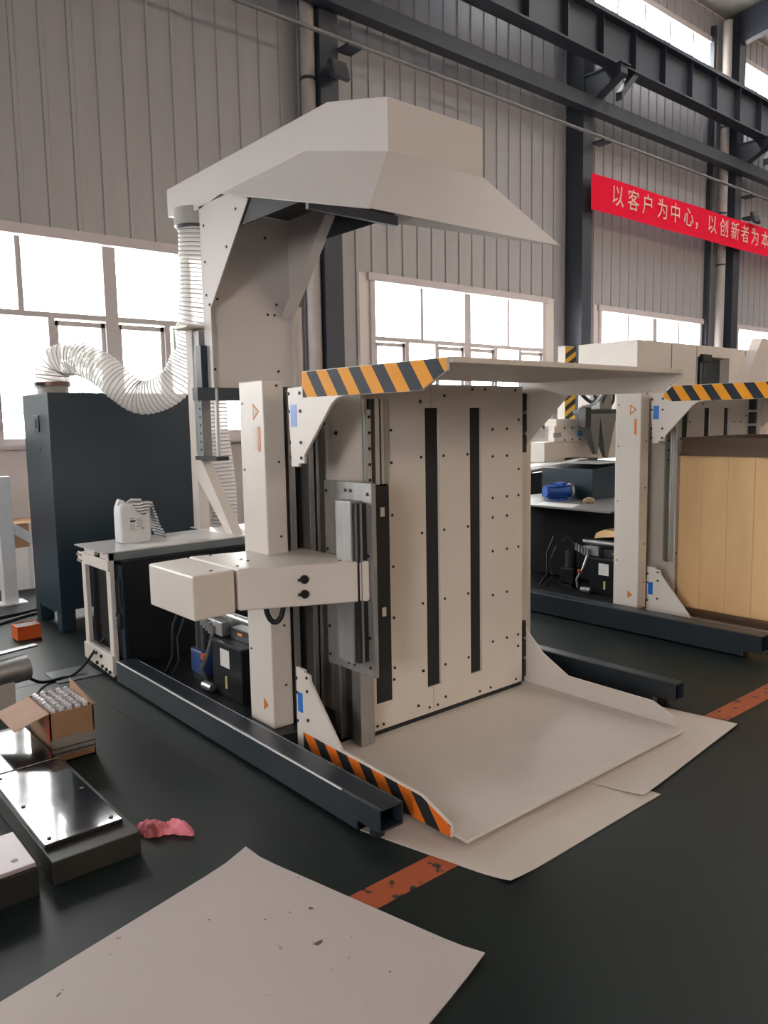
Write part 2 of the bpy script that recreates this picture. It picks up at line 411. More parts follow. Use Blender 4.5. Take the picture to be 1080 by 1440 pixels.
# rain downpipes beside the columns
for nm, xx, lab in (('a', 6.24, 'cream plastic downpipe left of the hall column behind the white hood'), ('b', 17.30, 'cream plastic downpipe beside the hall column behind the red banner')):
    d = thing('downpipe', lab, 'pipe', (xx, 8.75, 0), 'downpipes on the hall wall')
    MB().cyl((xx, 8.75, 0), (xx, 8.75, EAVE-.2), .095, 20).build('pipe', PIPEC, d, smooth=True)
    for z in (2.2, 4.9, 6.0, 7.8): MB().cyl((xx, 8.75, z), (xx, 8.75, z+.04), .103, 20).build('clamp', HALLDARK, d, smooth=True)
struct(B(17.02, 17.12, 8.9, 8.99, 0, EAVE-.3).build('trim_42', HALLDARK))
# floodlights on columns
def flood(x, z, label):
    t = thing('floodlight', label, 'floodlight', (x, 8.5, z), 'floodlights on the hall columns')
    MB().prism([(8.30, z-.12), (8.36, z-.14), (8.44, z+.08), (8.38, z+.12)], 'x', x-.14, x+.14).build('housing', HALLDARK, t, bevel=.01)
    MB().prism([(8.296, z-.10), (8.301, z-.10), (8.372, z+.10), (8.367, z+.10)], 'x', x-.115, x+.115).build('lens', clear_mat('floodlight_lens', (.06, .065, .07), .05), t)
    MB().box(x-.16, x-.145, 8.36, 8.5, z-.02, z+.02).box(x+.145, x+.16, 8.36, 8.5, z-.02, z+.02).box(x-.16, x+.16, 8.5, 8.60, z-.02, z+.02).build('yoke', HALLDARK, t)
flood(6.45, 6.08, 'black floodlight mounted on the column above the white hood')
flood(18.05, 5.98, 'small floodlight on the column behind the right end of the red banner')

# red banner
bn = thing('red_banner', 'long red cloth banner with pale Chinese lettering strung between hall columns', 'banner', (15.5, 8.45, 5.5))
m = MB(); nseg = 40
for i in range(nseg):
    xa = 12.02+(22.9-12.02)*i/nseg; xb = 12.02+(22.9-12.02)*(i+1)/nseg
    sa = .05*math.sin(math.pi*(xa-12)/5.6)**2*0; f = lambda q: 8.45+.012*math.sin(q*2.3)
    m.quadbox([(xa,f(xa),5.24),(xa,f(xa)+.004,5.24),(xb,f(xb)+.004,5.24),(xb,f(xb),5.24),(xa,f(xa),5.85),(xa,f(xa)+.004,5.85),(xb,f(xb)+.004,5.85),(xb,f(xb),5.85)])
m.build('cloth', RED, bn)
chars = '以客户为中心，以创新者为本'
cx = [12.79, 13.3, 13.79, 14.31, 14.78, 15.29, 15.72, 16.25, 16.77, 17.26, 17.72, 18.2, 18.7]
for ch, xx in zip(chars, cx):
    cd = bpy.data.curves.new('lettering', 'FONT'); cd.body = ch; cd.size = .40; cd.align_x = 'CENTER'; cd.align_y = 'CENTER'; cd.extrude = .003
    tmp = bpy.data.objects.new('lettering_outline', cd); COL.objects.link(tmp)
    bpy.context.view_layer.update()
    me = bpy.data.meshes.new_from_object(tmp.evaluated_get(bpy.context.evaluated_depsgraph_get()))
    bpy.data.objects.remove(tmp); bpy.data.curves.remove(cd)
    me.materials.clear(); me.materials.append(BTEXT); me.name = 'lettering'
    to = bpy.data.objects.new('lettering', me); COL.objects.link(to); to.parent = bn
    to.location = Vector((xx, 8.432, 5.56))-ORG[bn.name]; to.rotation_euler = (math.pi/2, 0, 0)

# ================================================================ PILE TURNERS
def pile_turner(dx, dy, db, label, pusher, stripe_rev=False, de=0):
    t = thing('pile_turner', label, 'machine', (2.8+dx, 2.95+dy, 0), 'pile turning machines')
    def Bx(a, b, c, d, e, f): return MB().box(a+dx, b+dx, c+dy, d+dy, e, f)
    def Px(poly, a, b, e=0): return MB().prism([(y+dy+e, z) for y, z in poly], 'x', a+dx, b+dx)
    def D(pts, ax, r=.007, e=0): return dots([(x+dx, y+dy+e, z) for x, y, z in pts], ax, r)
    # base beams, hollow square tube
    for x0, x1, y0, za, zb_ in (((1.665, 1.80, 2.09, .012, .168) if stripe_rev else (1.78, 1.90, 2.163, .012, .145)), (3.87, 3.965, 2.14, .012, .147)):
        w = .009; m = MB()
        prof = [(y0+dy, .05), (y0+.14+dy, .05), (y0+.14+dy, za), (4.73+dy, za), (4.73+dy, zb_), (y0+dy, zb_)]
        m.prism(prof, 'x', x0+dx, x0+w+dx); m.prism(prof, 'x', x1-w+dx, x1+dx)
        m.box(x0+w+dx, x1-w+dx, y0+dy, 4.73+dy, zb_-w, zb_); m.box(x0+w+dx, x1-w+dx, y0+dy, 4.73+dy, .05, .05+w)
        bo = m.build('base_beam', BLACKBEAM, t, bevel=.006, seg=3)
        for yy, zz in ((2.24, .05), (3.4, za), (4.5, za)): MB().cyl((x0+.05+dx, yy+dy, .004 if yy < 2.3 else 0), (x0+.05+dx, yy+dy, zz), .03, 14).build('levelling_foot', BLACK, bo)
    if not stripe_rev: Bx(1.7790, 1.7845, 2.40, 4.72, .1405, .1460).build('edge_glint', mat('edge_glint_white', (.85, .86, .88), .4), t)  # pale strip paints the window glint along the beam edge
    Bx(1.80 if stripe_rev else 1.90, 3.87, 3.42, 4.70, .05, .10).build('base_deck', NEARBLACK, t, bevel=.004)  # near-black colour also carries the shade lying over the deck
    Bx(1.80 if stripe_rev else 1.90, 3.87, 3.10, 3.42, .04, .11).build('cross_member', BLACKBEAM, t, bevel=.004)
    # columns
    col = Bx(1.96, 2.075, 3.18, 3.40, .11, 1.805).build('column', WHITE, t, bevel=.006)
    stuff(D([(1.96, 3.37, z) for z in (1.70, 1.38, .95, .48)], 'x', .006).build('screws', DARKMET, col))
    stuff(D([(2.035, 3.18, z) for z in (1.78, 1.42, 1.06, .62, .32)], 'y', .006).build('screws', DARKMET, col))
    # warning decals on the column's outer face
    for zc, s in ((1.66, 1.), (.22, .75)):
        d = MB(); h = .075*s; yc = 3.25
        tri = [(yc-.033*s, zc), (yc+.025*s, zc+h*.55), (yc+.025*s, zc-h*.55)]
        d.prism([(y+dy, z) for y, z in tri], 'x', 1.9585+dx, 1.96+dx); so = d.build('hazard_label', LORANGE, col)
        tri2 = [(yc+(y-yc)*.6, zc+(z-zc)*.6) for y, z in tri]
        MB().prism([(y+dy, z) for y, z in tri2], 'x', 1.9578+dx, 1.9585+dx).build('hazard_symbol', PAPER, col) if zc > 1 else None
        if zc > 1:
            Bx(1.9585, 1.96, 3.215, 3.235, 1.47, 1.59).build('hazard_label', LORANGE, col)
            Bx(1.9585, 1.96, 3.237, 3.275, 1.47, 1.59).build('hazard_label', PAPER, col)
    Bx(3.56, 3.70, 3.005, 3.26, .11, 1.77).build('column', WHITE, t, bevel=.006)
    Bx(2.075, 2.33, 3.27+db, 3.30+db, .11, 1.78).build('back_plate', DARKMET, t)
    for a, b, y in ((2.10, 2.135, 3.19), (2.195, 2.225, 3.16), (2.245, 2.262, 3.17)):
        Bx(a, b, y+db, 3.27+db, .12, 1.76).build('guide_rail', STEEL, t, bevel=.003)
    # back panels with slots
    yp = 2.92+db
    def panel(x0, x1, slots):
        m = MB(); cur = x0
        for a, b in slots:
            if a > cur: m.box(cur+dx, a+dx, yp+dy, yp+.015+dy, .06, 1.787)
            aa, bb = max(a, x0), min(b, x1)
            m.box(aa+dx, bb+dx, yp+dy, yp+.015+dy, .06, .2); m.box(aa+dx, bb+dx, yp+dy, yp+.015+dy, 1.667, 1.787); cur = bb
        if cur < x1: m.box(cur+dx, x1+dx, yp+dy, yp+.015+dy, .06, 1.787)
        return m.build('back_panel', WHITE, t)
    panel(2.336, 2.790, [(2.40, 2.50), (2.75, 2.85)]); panel(2.794, 3.515, [(2.75, 2.85), (3.08, 3.17)])
    Bx(2.34, 3.515, yp+.05, yp+.06, .06, 1.787).build('inner_plate', RUBBER, t)
    Bx(2.336, 2.346, yp+.015, 3.28+db, .06, 1.787).build('side_panel', WHITE, t)
    Bx(3.505, 3.515, yp+.015, 3.28+db, .06, 1.787).build('side_panel', WHITE, t)
    Bx(2.346, 3.505, 3.27+db, 3.28+db, .06, 1.787).build('rear_panel', WHITE, t)
    Bx(2.34, 3.515, yp+.004, yp+.03, .0355, .06).build('gap_shade', RUBBER, t)  # black strip paints the shade in the gap below the panels
    Bx(2.755, 2.845, yp+.012, yp+.03, .2, 1.66).build('slot_cover', RUBBER, t); Bx(3.085, 3.165, yp+.012, yp+.03, .2, 1.66).build('slot_cover', RUBBER, t)
    bl = [(2.44, .085), (2.40, .085), (2.355, .52), (2.515, .30), (2.715, .30)]
    for z in (.36, .62, .88, 1.14, 1.40, 1.56): bl += [(2.52, z)]
    for z in (.30, .66, 1.03, 1.42): bl += [(2.72, z), (2.88, z), (3.06, z)]
    for z in (.35, .62, .87, 1.06, 1.17, 1.40, 1.55): bl += [(3.26, z), (3.38, z)]
    for z in (.28, .35, .87, 1.17, 1.32, 1.60): bl += [(3.48, z)]
    bl += [(2.88, .12), (2.82, .09), (2.76, .09), (2.68, .12), (3.15, .085), (3.24, .085), (3.46, .085), (2.72, 1.70), (2.70, 1.76), (2.89, 1.73), (3.1, 1.765), (3.2, 1.765), (3.45, 1.765)]
    stuff(D([(x, yp, z) for x, z in bl], 'y', .0075).build('panel_bolts', BOLT, t))
    if pusher:
        Bx(2.402, 2.498, yp-.004, yp+.03, .2, 1.29).build('bellows_strip', RUBBER, t)
        for z in (1.14, .64): Bx(2.44, 2.466, yp-.007, yp-.004, z, z+.045).build('tag_plate', PAPER, t)
        for a, b, d, mm in ((2.338, 2.346, .014, ALU), (2.374, 2.402, .012, DARKMET), (2.404, 2.430, .020, ALU), (2.445, 2.462, .016, ALU), (2.470, 2.498, .008, STEEL)):
            Bx(a, b, yp-d, yp+.03, 1.30, 1.71).build('guide_rail', mm, t)
        ro = Bx(2.348, 2.373, yp-.028, yp, 1.30, 1.66).build('guide_rail', ALU, t, bevel=.002)
        stuff(D([(2.360, yp-.028, 1.625-.075*i) for i in range(5)], 'y', .008).build('rail_bolts', BOLT, ro))
    else:
        Bx(2.405, 2.495, yp+.012, yp+.03, .2, 1.66).build('slot_cover', RUBBER, t)
    # rail on the side plate (front corner) and profile below
    if not pusher:
        Bx(2.328, 2.336, 2.93+db, 3.02+db, .45, 1.72).build('rail_backing', ALU, t)
        ro = Bx(2.30, 2.328, 2.952+db, 2.985+db, .45, 1.68).build('guide_rail', STEEL, t, bevel=.003)
        stuff(D([(2.30, 2.968+db, 1.64-.075*i) for i in range(6)], 'x', .008).build('rail_bolts', BOLT, ro))
    stuff(D([(2.336, 3.22+db, 1.60), (2.336, 3.12+db, 1.55)], 'x', .011).build('panel_bolts', BOLT, t))
    if pusher:
        for a, b, c, d in ((2.25, 2.335, 2.86, 2.885), (2.26, 2.335, 2.895, 2.94), (2.24, 2.335, 3.0, 3.02), (2.27, 2.335, 3.06, 3.10)):
            Bx(a, b, c, d, .037, .46).build('guide_profile', STEEL, t, bevel=.002)
        Bx(2.27, 2.335, 2.94, 3.0, .037, .46).build('guide_profile', DARKMET, t)
    # lower platform
    lp = Bx(2.012, 3.60, 1.93, 2.98+db, .023, .035).build('lower_platform', WHITE, t, bevel=.003)
    e = de
    fl = [(3.04, .02), (2.005, .02), (2.005, .05), (2.63, .055), (2.69, .14), (2.92, .404), (2.925, .436), (2.964, .44), (2.964, .452), (3.035, .455)] if stripe_rev else [(3.04, .02), (2.005, .02), (2.005, .073), (2.168, .133), (2.69, .150), (2.92, .404), (2.925, .436), (2.964, .44), (2.964, .452), (3.035, .455)]
    lf = Px(fl, 2.0, 2.014, e).build('lower_side_plate', WHITE, t, bevel=.002)
    if not stripe_rev: Px([(2.985, .022), (2.007, .022), (2.007, .068), (2.17, .128), (2.985, .146)], 1.9985, 2.0, e).build('warning_stripe', WARNO, lf)
    Bx(1.9985, 2.0, 2.985+e, 3.025+e, .24, .335).build('blue_label', STICKB, lf)
    stuff(D([(2.0, 2.945+e, z) for z in (.42, .355, .215)]+[(2.0, 3.03+e, z) for z in (.40, .33, .19)], 'x', .008).build('side_bolts', BOLT, lf))
    rfp = [(3.0, .41), (2.985, .41), (2.93, .333), (2.824, .234), (2.645, .139), (2.107, .135), (1.986, .074), (1.986, .03), (3.0, .03)]
    rfl = Px(rfp, 3.588, 3.60, e).build('lower_side_plate', WHITE, t, bevel=.002)
    MB().cyl((3.583+dx, 2.20+dy+e, .10), (3.588+dx, 2.20+dy+e, .10), .016, 16).build('plate_boss', WHITE, rfl)
    # upper clamp plate
    Bx(2.014, 3.60, 1.99, 2.90+e, 1.806, 1.828).build('upper_plate', WHITE, t, bevel=.003)
    fu = [(3.033, 1.761), (2.912, 1.765), (2.912, 1.829), (2.008, 1.826), (2.004, 1.78), (2.142, 1.712), (2.61, 1.712), (2.665, 1.703), (2.70, 1.68), (2.912, 1.459), (2.914, 1.421), (2.96, 1.42), (2.96, 1.405), (3.018, 1.405)]
    uf = Px(fu, 2.0, 2.014, e).build('upper_side_plate', WHITE, t, bevel=.002)
    if stripe_rev: st = [(2.86, 1.826), (2.008, 1.824), (2.006, 1.78), (2.142, 1.714), (2.86, 1.714), (2.93, 1.74), (2.93, 1.77)]
    else: st = [(2.910, 1.826), (2.010, 1.823), (2.006, 1.781), (2.143, 1.714), (2.91, 1.714)]
    Px(st, 1.9985, 2.0, e).build('warning_stripe', WARN, uf)
    Bx(1.9985, 2.0, 2.965+e, 3.012+e, 1.585, 1.685).build('blue_label', STICKB, uf)
    stuff(D([(2.0, 2.935+e, z) for z in (1.735, 1.655, 1.515, 1.445)]+[(2.0, 3.025+e, z) for z in (1.735, 1.655, 1.515, 1.445)], 'x', .008).build('side_bolts', BOLT, uf))
    ru = [(3.0, 1.426), (2.985, 1.426), (2.663, 1.726), (2.233, 1.722), (2.091, 1.735), (1.985, 1.80), (1.985, 1.828), (3.0, 1.828)]
    Px(ru, 3.588, 3.60, e).build('upper_side_plate', WHITE, t, bevel=.002)
    # carriages at the right side (chain and rollers)
    for z0, z1 in ((1.40, 1.76), (.06, .42)):
        c = MB()
        for k in range(3):
            za = z0+(z1-z0)*k/3; c.box(3.52+dx, 3.586+dx, 2.945+dy+e, 3.0+dy+e, za+.01, za+(z1-z0)/3-.01)
        c.build('carriage_block', BLACK, t, bevel=.004)
    if pusher:
        pl = Bx(2.195, 2.22, 2.68, 3.04, .435, 1.33).build('pusher_plate', STEELD, t, bevel=.003)
        stuff(D([(2.195, 2.71, z) for z in (1.28, 1.0, .80, .62, .48)]+[(2.195, 3.02, z) for z in (1.28, 1.0, .62, .48)]+[(2.195, y, z) for y in (2.83, 2.87) for z in (1.29, .47)], 'x', .008).build('plate_bolts', BOLT, pl))
        pb = Bx(2.13, 2.195, 2.75, 2.87, .50, 1.25).build('pusher_block', STEELD, t, bevel=.006)
        Bx(2.14, 2.195, 2.72, 2.75, .51, 1.24).build('block_channel', BLACK, pb)
        Bx(2.155, 2.165, 2.715, 2.72, .51, 1.24).build('channel_bead', STEEL, pb)
        # angled arm housing
        zt, zb = .98, .795
        arm = MB().prism([(1.664, 2.95), (2.192, 2.70), (2.192, 3.30), (1.664, 3.42)], 'z', zb, zt).build('arm_housing', WHITE, t, bevel=.008)
        blk = MB().prism([(1.443, 2.935), (1.647, 2.952), (1.647, 3.40), (1.443, 3.372)], 'z', zb-.005, zt).build('motor_housing', WHITE, t, bevel=.008)
        Bx(1.647, 1.664, 3.0, 3.38, zb+.01, zt-.012).build('joint_strip', DARKMET, t)
        stuff(D([(1.70, 3.02, zt), (1.80, 3.10, zt), (1.80, 3.16, zt), (1.56, 3.0, zt), (1.75, 3.36, zt), (2.1, 2.80, zt)], 'z', .007).build('cover_screws', DARKMET, arm))
        # rotary switches on the angled front
        dirv = Vector((.516, -.245, 0)).normalized(); nrm = Vector((-.245, -.516, 0)).normalized()
        for z in (.917, .851):
            p = Vector((1.664, 2.95, z))+dirv*.285
            k = MB().cyl(p, p+nrm*.012, .019, 18).build('rotary_knob', BLACK, arm, smooth=True)
            kk = MB(); q = p+nrm*.012
            kk.cyl(q-dirv*.03, q+dirv*.012, .0065, 8); kk.build('knob_lever', BLACK, k)
        # black cable loop under the arm
        lp_ = []
        for i in range(15):
            a = math.pi*i/14; lp_.append((1.86+.035*math.cos(a)*1., 2.98-.02*math.cos(a), .80-.095*math.sin(a)))
        MB().tube(lp_, .0125, 10).build('cable_loop', RUBBER, arm, smooth=True)
    return t
pile_turner(0, 0, 0, 'white pile turning machine in the foreground with grey steel pusher plate and open platform', True)
pile_turner(3.40, .12, .17, 'white pile turning machine at the right holding a tan stack of boards', False, True, .09)

# hydraulic power units on the base decks
def power_unit(dx, dy, label, rich):
    t = thing('hydraulic_unit', label, 'hydraulic unit', (2.15+dx, 3.9+dy, .1), 'hydraulic power units')
    def b(*q): return MB().box(q[0]+dx, q[1]+dx, q[2]+dy, q[3]+dy, q[4], q[5])
    tk = b(2.03, 2.30, 3.60, 3.93, .10, .40).build('oil_tank', NEARBLACK, t, bevel=.006)
    b(2.02, 2.31, 3.59, 3.94, .40, .41).build('tank_lid', DARKMET, tk)
    b(2.0285, 2.03, 3.735, 3.835, .27, .37).build('type_plate', PAPER, tk)
    b(2.027, 2.03, 3.765, 3.785, .15, .22).build('sight_glass', mat('brass_glass', (.5, .42, .15), .3), tk)
    b(2.06, 2.22, 3.93-.07, 4.02, .42, .50).build('valve_block', STEEL, t, bevel=.004)
    b(2.10, 2.28, 3.62, 3.84, .41, .48).build('valve_block', DARKMET, t, bevel=.004)
    b(2.095, 2.10, 3.70, 3.75, .445, .458).build('type_plate', LORANGE, t)
    MB().cyl((2.12+dx, 3.60+dy, .53), (2.12+dx, 4.05+dy, .53), .022, 12).build('pressure_pipe', STEEL, t, smooth=True)
    b(2.055, 2.17, 4.11, 4.26, .13, .28).build('pump_motor', mat('deep_blue_paint', (.015, .045, .16), .45) if rich else NEARBLACK, t, bevel=.012)
    MB().cyl((2.11+dx, 4.18+dy, .28), (2.11+dx, 4.18+dy, .44), .05, 14).build('filter_can', DARKMET, t, smooth=True)
    b(2.06, 2.17, 4.13, 4.24, .10, .13).build('motor_foot', BLACK, t)
    MB().tube([(2.05+dx, 4.06+dy, .12), (2.02+dx, 4.05+dy, .2), (2.04+dx, 4.0+dy, .3), (2.06+dx, 3.97+dy, .42)], .012, 8).build('hose_line', STEEL, t, smooth=True)
    MB().tube([(2.05+dx, 4.32+dy, .55), (2.0+dx, 4.36+dy, .4), (1.98+dx, 4.34+dy, .22), (1.97+dx, 4.42+dy, .1)], .009, 8).build('hose_line', RUBBER, t, smooth=True)
    MB().tube([(2.05+dx, 4.30+dy, .46), (2.01+dx, 4.33+dy, .33), (2.0+dx, 4.3+dy, .2), (1.99+dx, 4.36+dy, .1)], .006, 8).build('hose_line', DARKMET, t, smooth=True)
    MB().tube([(2.10+dx, 4.10+dy, .44), (2.04+dx, 4.10+dy, .52), (2.08+dx, 4.2+dy, .56), (2.15+dx, 4.3+dy, .5)], .010, 8).build('hose_line', DARKMET, t, smooth=True)
    MB().cyl((2.005+dx, 3.99+dy, .125), (2.01+dx, 3.90+dy, .125), .025, 14).build('drain_fitting', STEEL, t, smooth=True)
    MB().cyl((2.03+dx, 4.03+dy, .26), (2.03+dx, 4.03+dy, .29), .018, 10).build('orange_cap', ORANGE, t)
    for i in range(5):
        MB().cyl((2.05+dx, 3.96+.03*i+dy, .41+.01*i), (2.05+dx, 3.96+.03*i+dy, .47+.012*i), .011, 10).build('fitting', STEEL, t)
    return t
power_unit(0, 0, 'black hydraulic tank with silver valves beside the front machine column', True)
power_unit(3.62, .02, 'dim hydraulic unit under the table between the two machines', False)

# control cabinet under the work table
t = thing('control_cabinet', 'dark blue control cabinet with switches under the white work table', 'cabinet', (2.2, 5.0, .1))
B(1.86, 3.26, 4.715, 5.30, .10, .765).build('cabinet_body', NEARBLACK, t, bevel=.004)
s = B(1.845, 1.86, 4.73, 4.86, .14, .74).build('end_panel', BLUE, t, bevel=.003)
B(1.835, 1.846, 4.745, 4.84, .47, .66).build('socket_panel', BLACK, s, bevel=.004)
for z in (.50, .56, .62): MB().cyl((1.83, 4.79, z), (1.836, 4.79, z), .018, 12).build('socket', DARKMET, s)
sw = B(1.822, 1.846, 4.745, 4.81, .335, .43).build('main_switch', BLACK, s, bevel=.004)
B(1.812, 1.823, 4.765, 4.79, .35, .41).build('switch_lever', STEEL, sw, bevel=.003)

# ---------------------------------------------------------------- work table
t = thing('work_table', 'white framed work table with grey top carrying the jug', 'table', (2.4, 5.05, 0))
MB().prism([(1.765, 4.80), (3.35, 4.80), (3.35, 5.40), (1.765, 5.32)], 'z', .815, .822).build('table_top', mat('grey_sheet_top', (.66, .65, .65), .35, .4, var=.05), t)
B(1.80, 3.33, 4.80, 4.815, .765, .815).build('apron', mat('grey_apron', (.17, .19, .20), .45, .2), t)
B(1.80, 1.83, 5.235, 5.30, 0.03, .77).build('leg', WHITE, t, bevel=.003); B(1.80, 1.83, 4.80, 4.865, 0.03, .77).build('leg', WHITE, t, bevel=.003)
pl = B(1.79, 1.80, 4.80, 5.335, .70, .77).build('end_rail', WHITE, t, bevel=.002)
stuff(dots([(1.79, y, z) for y in (5.26, 5.31) for z in (.715, .755)], 'x', .008, .014).build('rail_bolts', STEEL, pl))
pl = MB().prism([(4.80, .02), (5.30, .05), (5.30, .155), (4.80, .155)], 'x', 1.785, 1.80).build('foot_plate', WHITE, t, bevel=.002)
stuff(dots([(1.785, y, z) for y, z in ((4.84, .045), (4.90, .05), (4.97, .055), (5.06, .06), (4.98, .12), (5.07, .125))], 'x', .012, .012).build('plate_bolts', BOLT, pl))
B(1.80, 1.83, 4.86, 5.24, .155, .17).build('lower_rail', STEEL, t)
for yy in (5.0,): MB().cyl((1.81, yy, 0), (1.81, yy, .035), .03, 12).build('levelling_foot', BLACK, t)
B(3.28, 3.33, 4.82, 4.87, 0, .77).build('leg', WHITE, t); B(3.28, 3.33, 5.25, 5.30, 0, .77).build('leg', WHITE, t)
B(1.802, 1.83, 5.06, 5.235, .77, .815).build('top_bracket', WHITE, t); B(1.802, 1.83, 4.80, 4.96, .77, .815).build('top_bracket', WHITE, t)
# loose sheet lying on the table
m = MB(); n = 10
for i in range(n):
    a, b = i/n, (i+1)/n
    f = lambda q: (1.98+q*.92, 4.79-.03*math.sin(math.pi*q), .824+.004*math.sin(q*9)**2)
    g = lambda q: (2.02+q*.92, 5.12+.03*q, .824)
    p0, p1, q0, q1 = f(a), f(b), g(a), g(b)
    e = lambda p: (p[0], p[1], p[2]+.0015)
    m.quadbox([p0, q0, q1, p1, e(p0), e(q0), e(q1), e(p1)])
tag(m.build('paper_sheet', PAPER, org=(2.4, 5.0, .824)), 'loose pale sheet lying on the work table under the jug', 'sheet')

# white jug wrapped in striped film
t = thing('plastic_jug', 'white plastic jug with a printed label standing on the work table', 'jug', (2.13, 5.13, .826))
m = MB(); n = 24; prof = [(0, .93), (.01, .99), (.05, 1.0), (.20, 1.0), (.235, .97), (.255, .90), (.262, .80)]
def sup(a, hx, hy, p=.35): c, s_ = math.cos(a), math.sin(a); return (math.copysign(abs(c)**p, c)*hx, math.copysign(abs(s_)**p, s_)*hy)
rings = []
for z, k in prof:
    rings.append(len(m.v))
    for i in range(n):
        u, v = sup(2*math.pi*i/n, .108*k, .075*k); m.v.append((2.10+u, 5.13+v, .826+z))
for a, b in zip(rings, rings[1:]):
    for i in range(n): j = (i+1) % n; m.f.append((a+i, a+j, b+j, b+i))
m.f += [tuple(range(rings[0], rings[0]+n)), tuple(range(rings[-1], rings[-1]+n))]
m.build('jug_body', JUGP, t, smooth=True)
lb = B(2.045, 2.155, 5.052, 5.0535, .90, 1.0).build('jug_label', PAPER, t)
B(2.052, 2.088, 5.0505, 5.052, .965, .978).build('label_print', BLACK, lb); B(2.056, 2.078, 5.0505, 5.052, .985, .990).build('label_print', BLACK, lb)
tl = MB()
for i in range(6): tl.box(2.05, 2.085-.004*(i % 3), 5.0507, 5.052, .912+.008*i, .914+.008*i); tl.box(2.095, 2.14-.006*(i % 2), 5.0507, 5.052, .93+.01*i, .932+.01*i)
tl.box(2.128, 2.145, 5.0507, 5.052, .915, .922)
tl.build('label_print', DARKMET, lb)
MB().cyl((2.04, 5.13, 1.085), (2.0, 5.13, 1.10), .022, 12).build('cap', JUGP, t, smooth=True)
MB().tube([(2.05, 5.13, 1.075), (2.10, 5.13, 1.105), (2.16, 5.13, 1.10), (2.19, 5.13, 1.04)], .012, 8).build('jug_handle', JUGP, t, smooth=True)
# striped protective film draped over the jug
def film_mat():
    m = bpy.data.materials.new('striped_film'); m.use_nodes = True; N = m.node_tree.nodes; L = m.node_tree.links
    b = N['Principled BSDF']; b.inputs['Roughness'].default_value = .3
    tc = N.new('ShaderNodeTexCoord'); wv = N.new('ShaderNodeTexWave'); wv.inputs['Scale'].default_value = 15; wv.inputs['Distortion'].default_value = 3; wv.bands_direction = 'Z'
    L.new(tc.outputs['Object'], wv.inputs['Vector']); cr = N.new('ShaderNodeValToRGB'); e = cr.color_ramp.elements
    e[0].position = .35; e[0].color = (.10, .11, .12, 1); e[1].position = .45; e[1].color = (.75, .74, .74, 1)
    L.new(wv.outputs['Color'], cr.inputs[0]); L.new(cr.outputs[0], b.inputs['Base Color']); return m
FILM = film_mat()
ft = thing('striped_film', 'crumpled black and white striped film draped over the jug on the table', 'film', (2.22, 5.13, .826))
m = MB()
def drape(rows, th=.002):
    k = len(rows[0]); base = len(m.v)
    for r in rows: m.v.extend(r)
    for i in range(len(rows)-1):
        for j in range(k-1): a = base+i*k+j; m.f.append((a, a+1, a+k+1, a+k))
rows = []
for i in range(13):
    a = i/12
    if a < .6:
        xx = 2.07+.145*a/.6; zt_ = 1.098-.012*a; hang = .075*math.sin(math.pi*min(1, a/.6))+.012
    else:
        q = (a-.6)/.4; xx = 2.215+.085*q**1.3; zt_ = 1.085-.245*q; hang = .01
    jit = lambda: random.uniform(-.004, .004)
    rows.append([(xx+jit(), 5.205, zt_-.02+jit()), (xx+jit(), 5.15, zt_+jit()), (xx+jit(), 5.09, zt_+.004+jit()), (xx+jit(), 5.049, zt_-.005+jit()), (xx+jit(), 5.043, zt_-hang*.5+jit()), (xx+jit(), 5.044, zt_-hang+jit()*.5)])
for r_ in rows:
    for k_, p_ in enumerate(r_): r_[k_] = (p_[0], p_[1], max(.8285, p_[2]))
drape(rows); fo = m.build('film', FILM, ft, smooth=True); md = fo.modifiers.new('thick', 'SOLIDIFY'); md.thickness = .003

# ---------------------------------------------------------------- extraction hood on its lift post
t = thing('extraction_hood', 'large white sheet metal extraction hood on a lifting post above the front machine', 'extraction hood', (2.9, 5.3, .82))
XH0, XH1 = 2.75, 3.46
# roof duct, closed box following the side profile
side = [(5.73, 3.37), (3.68, 3.375), (3.168, 3.245), (3.168, 2.976), (3.90, 3.17), (4.91, 3.16), (5.22, 3.12), (5.73, 3.17)]
MB().prism(side, 'x', XH0, XH1).build('duct_body', HOODW, t, bevel=.004)
# flared skirt: four sheets
bl_, br_ = (2.40, 2.908, 2.589), (3.84, 2.908, 2.600)
def sk(pts, name='skirt_panel'):
    # thin folded sheet with thickness
    nv = len(pts); c = Vector((3.1, 3.8, 2.6))
    m = MB(); inner = [tuple(Vector(p)+(c-Vector(p)).normalized()*.006) for p in pts]
    m.v = list(pts)+inner; m.f = [tuple(range(nv)), tuple(range(2*nv-1, nv-1, -1))]+[(i, (i+1) % nv, nv+(i+1) % nv, nv+i) for i in range(nv)]
    return m.build(name, HOODW, t)
fbL, fbR = (2.75, 3.165, 2.976), (3.46, 3.165, 2.976)
sk([fbL, fbR, br_, bl_])
s0, s1 = (2.745, 4.91, 3.16), (2.745, 3.90, 3.17)
m = MB(); c = Vector((3.1, 3.8, 2.8))
P = [s0, s1, (2.745, 3.165, 2.976), bl_]; Q = [tuple(Vector(p)+Vector((.006, .002, -.004))) for p in P]
m.v = P+Q; m.f = [(0,1,3), (1,2,3), (4,7,5), (5,7,6), (0,3,7,4), (0,4,5,1), (1,5,6,2), (2,6,7,3)]
o = m.build('skirt_panel', HOODW, t, smooth=True)
P = [(3.465, 4.91, 3.16), (3.465, 3.90, 3.17), (3.465, 3.165, 2.976), br_]; Q = [tuple(Vector(p)+Vector((-.006, .002, -.004))) for p in P]
m = MB(); m.v = P+Q; m.f = [(0,1,3), (1,2,3), (4,7,5), (5,7,6), (0,3,7,4), (0,4,5,1), (1,5,6,2), (2,6,7,3)]
m.build('skirt_panel', HOODW, t, smooth=True)
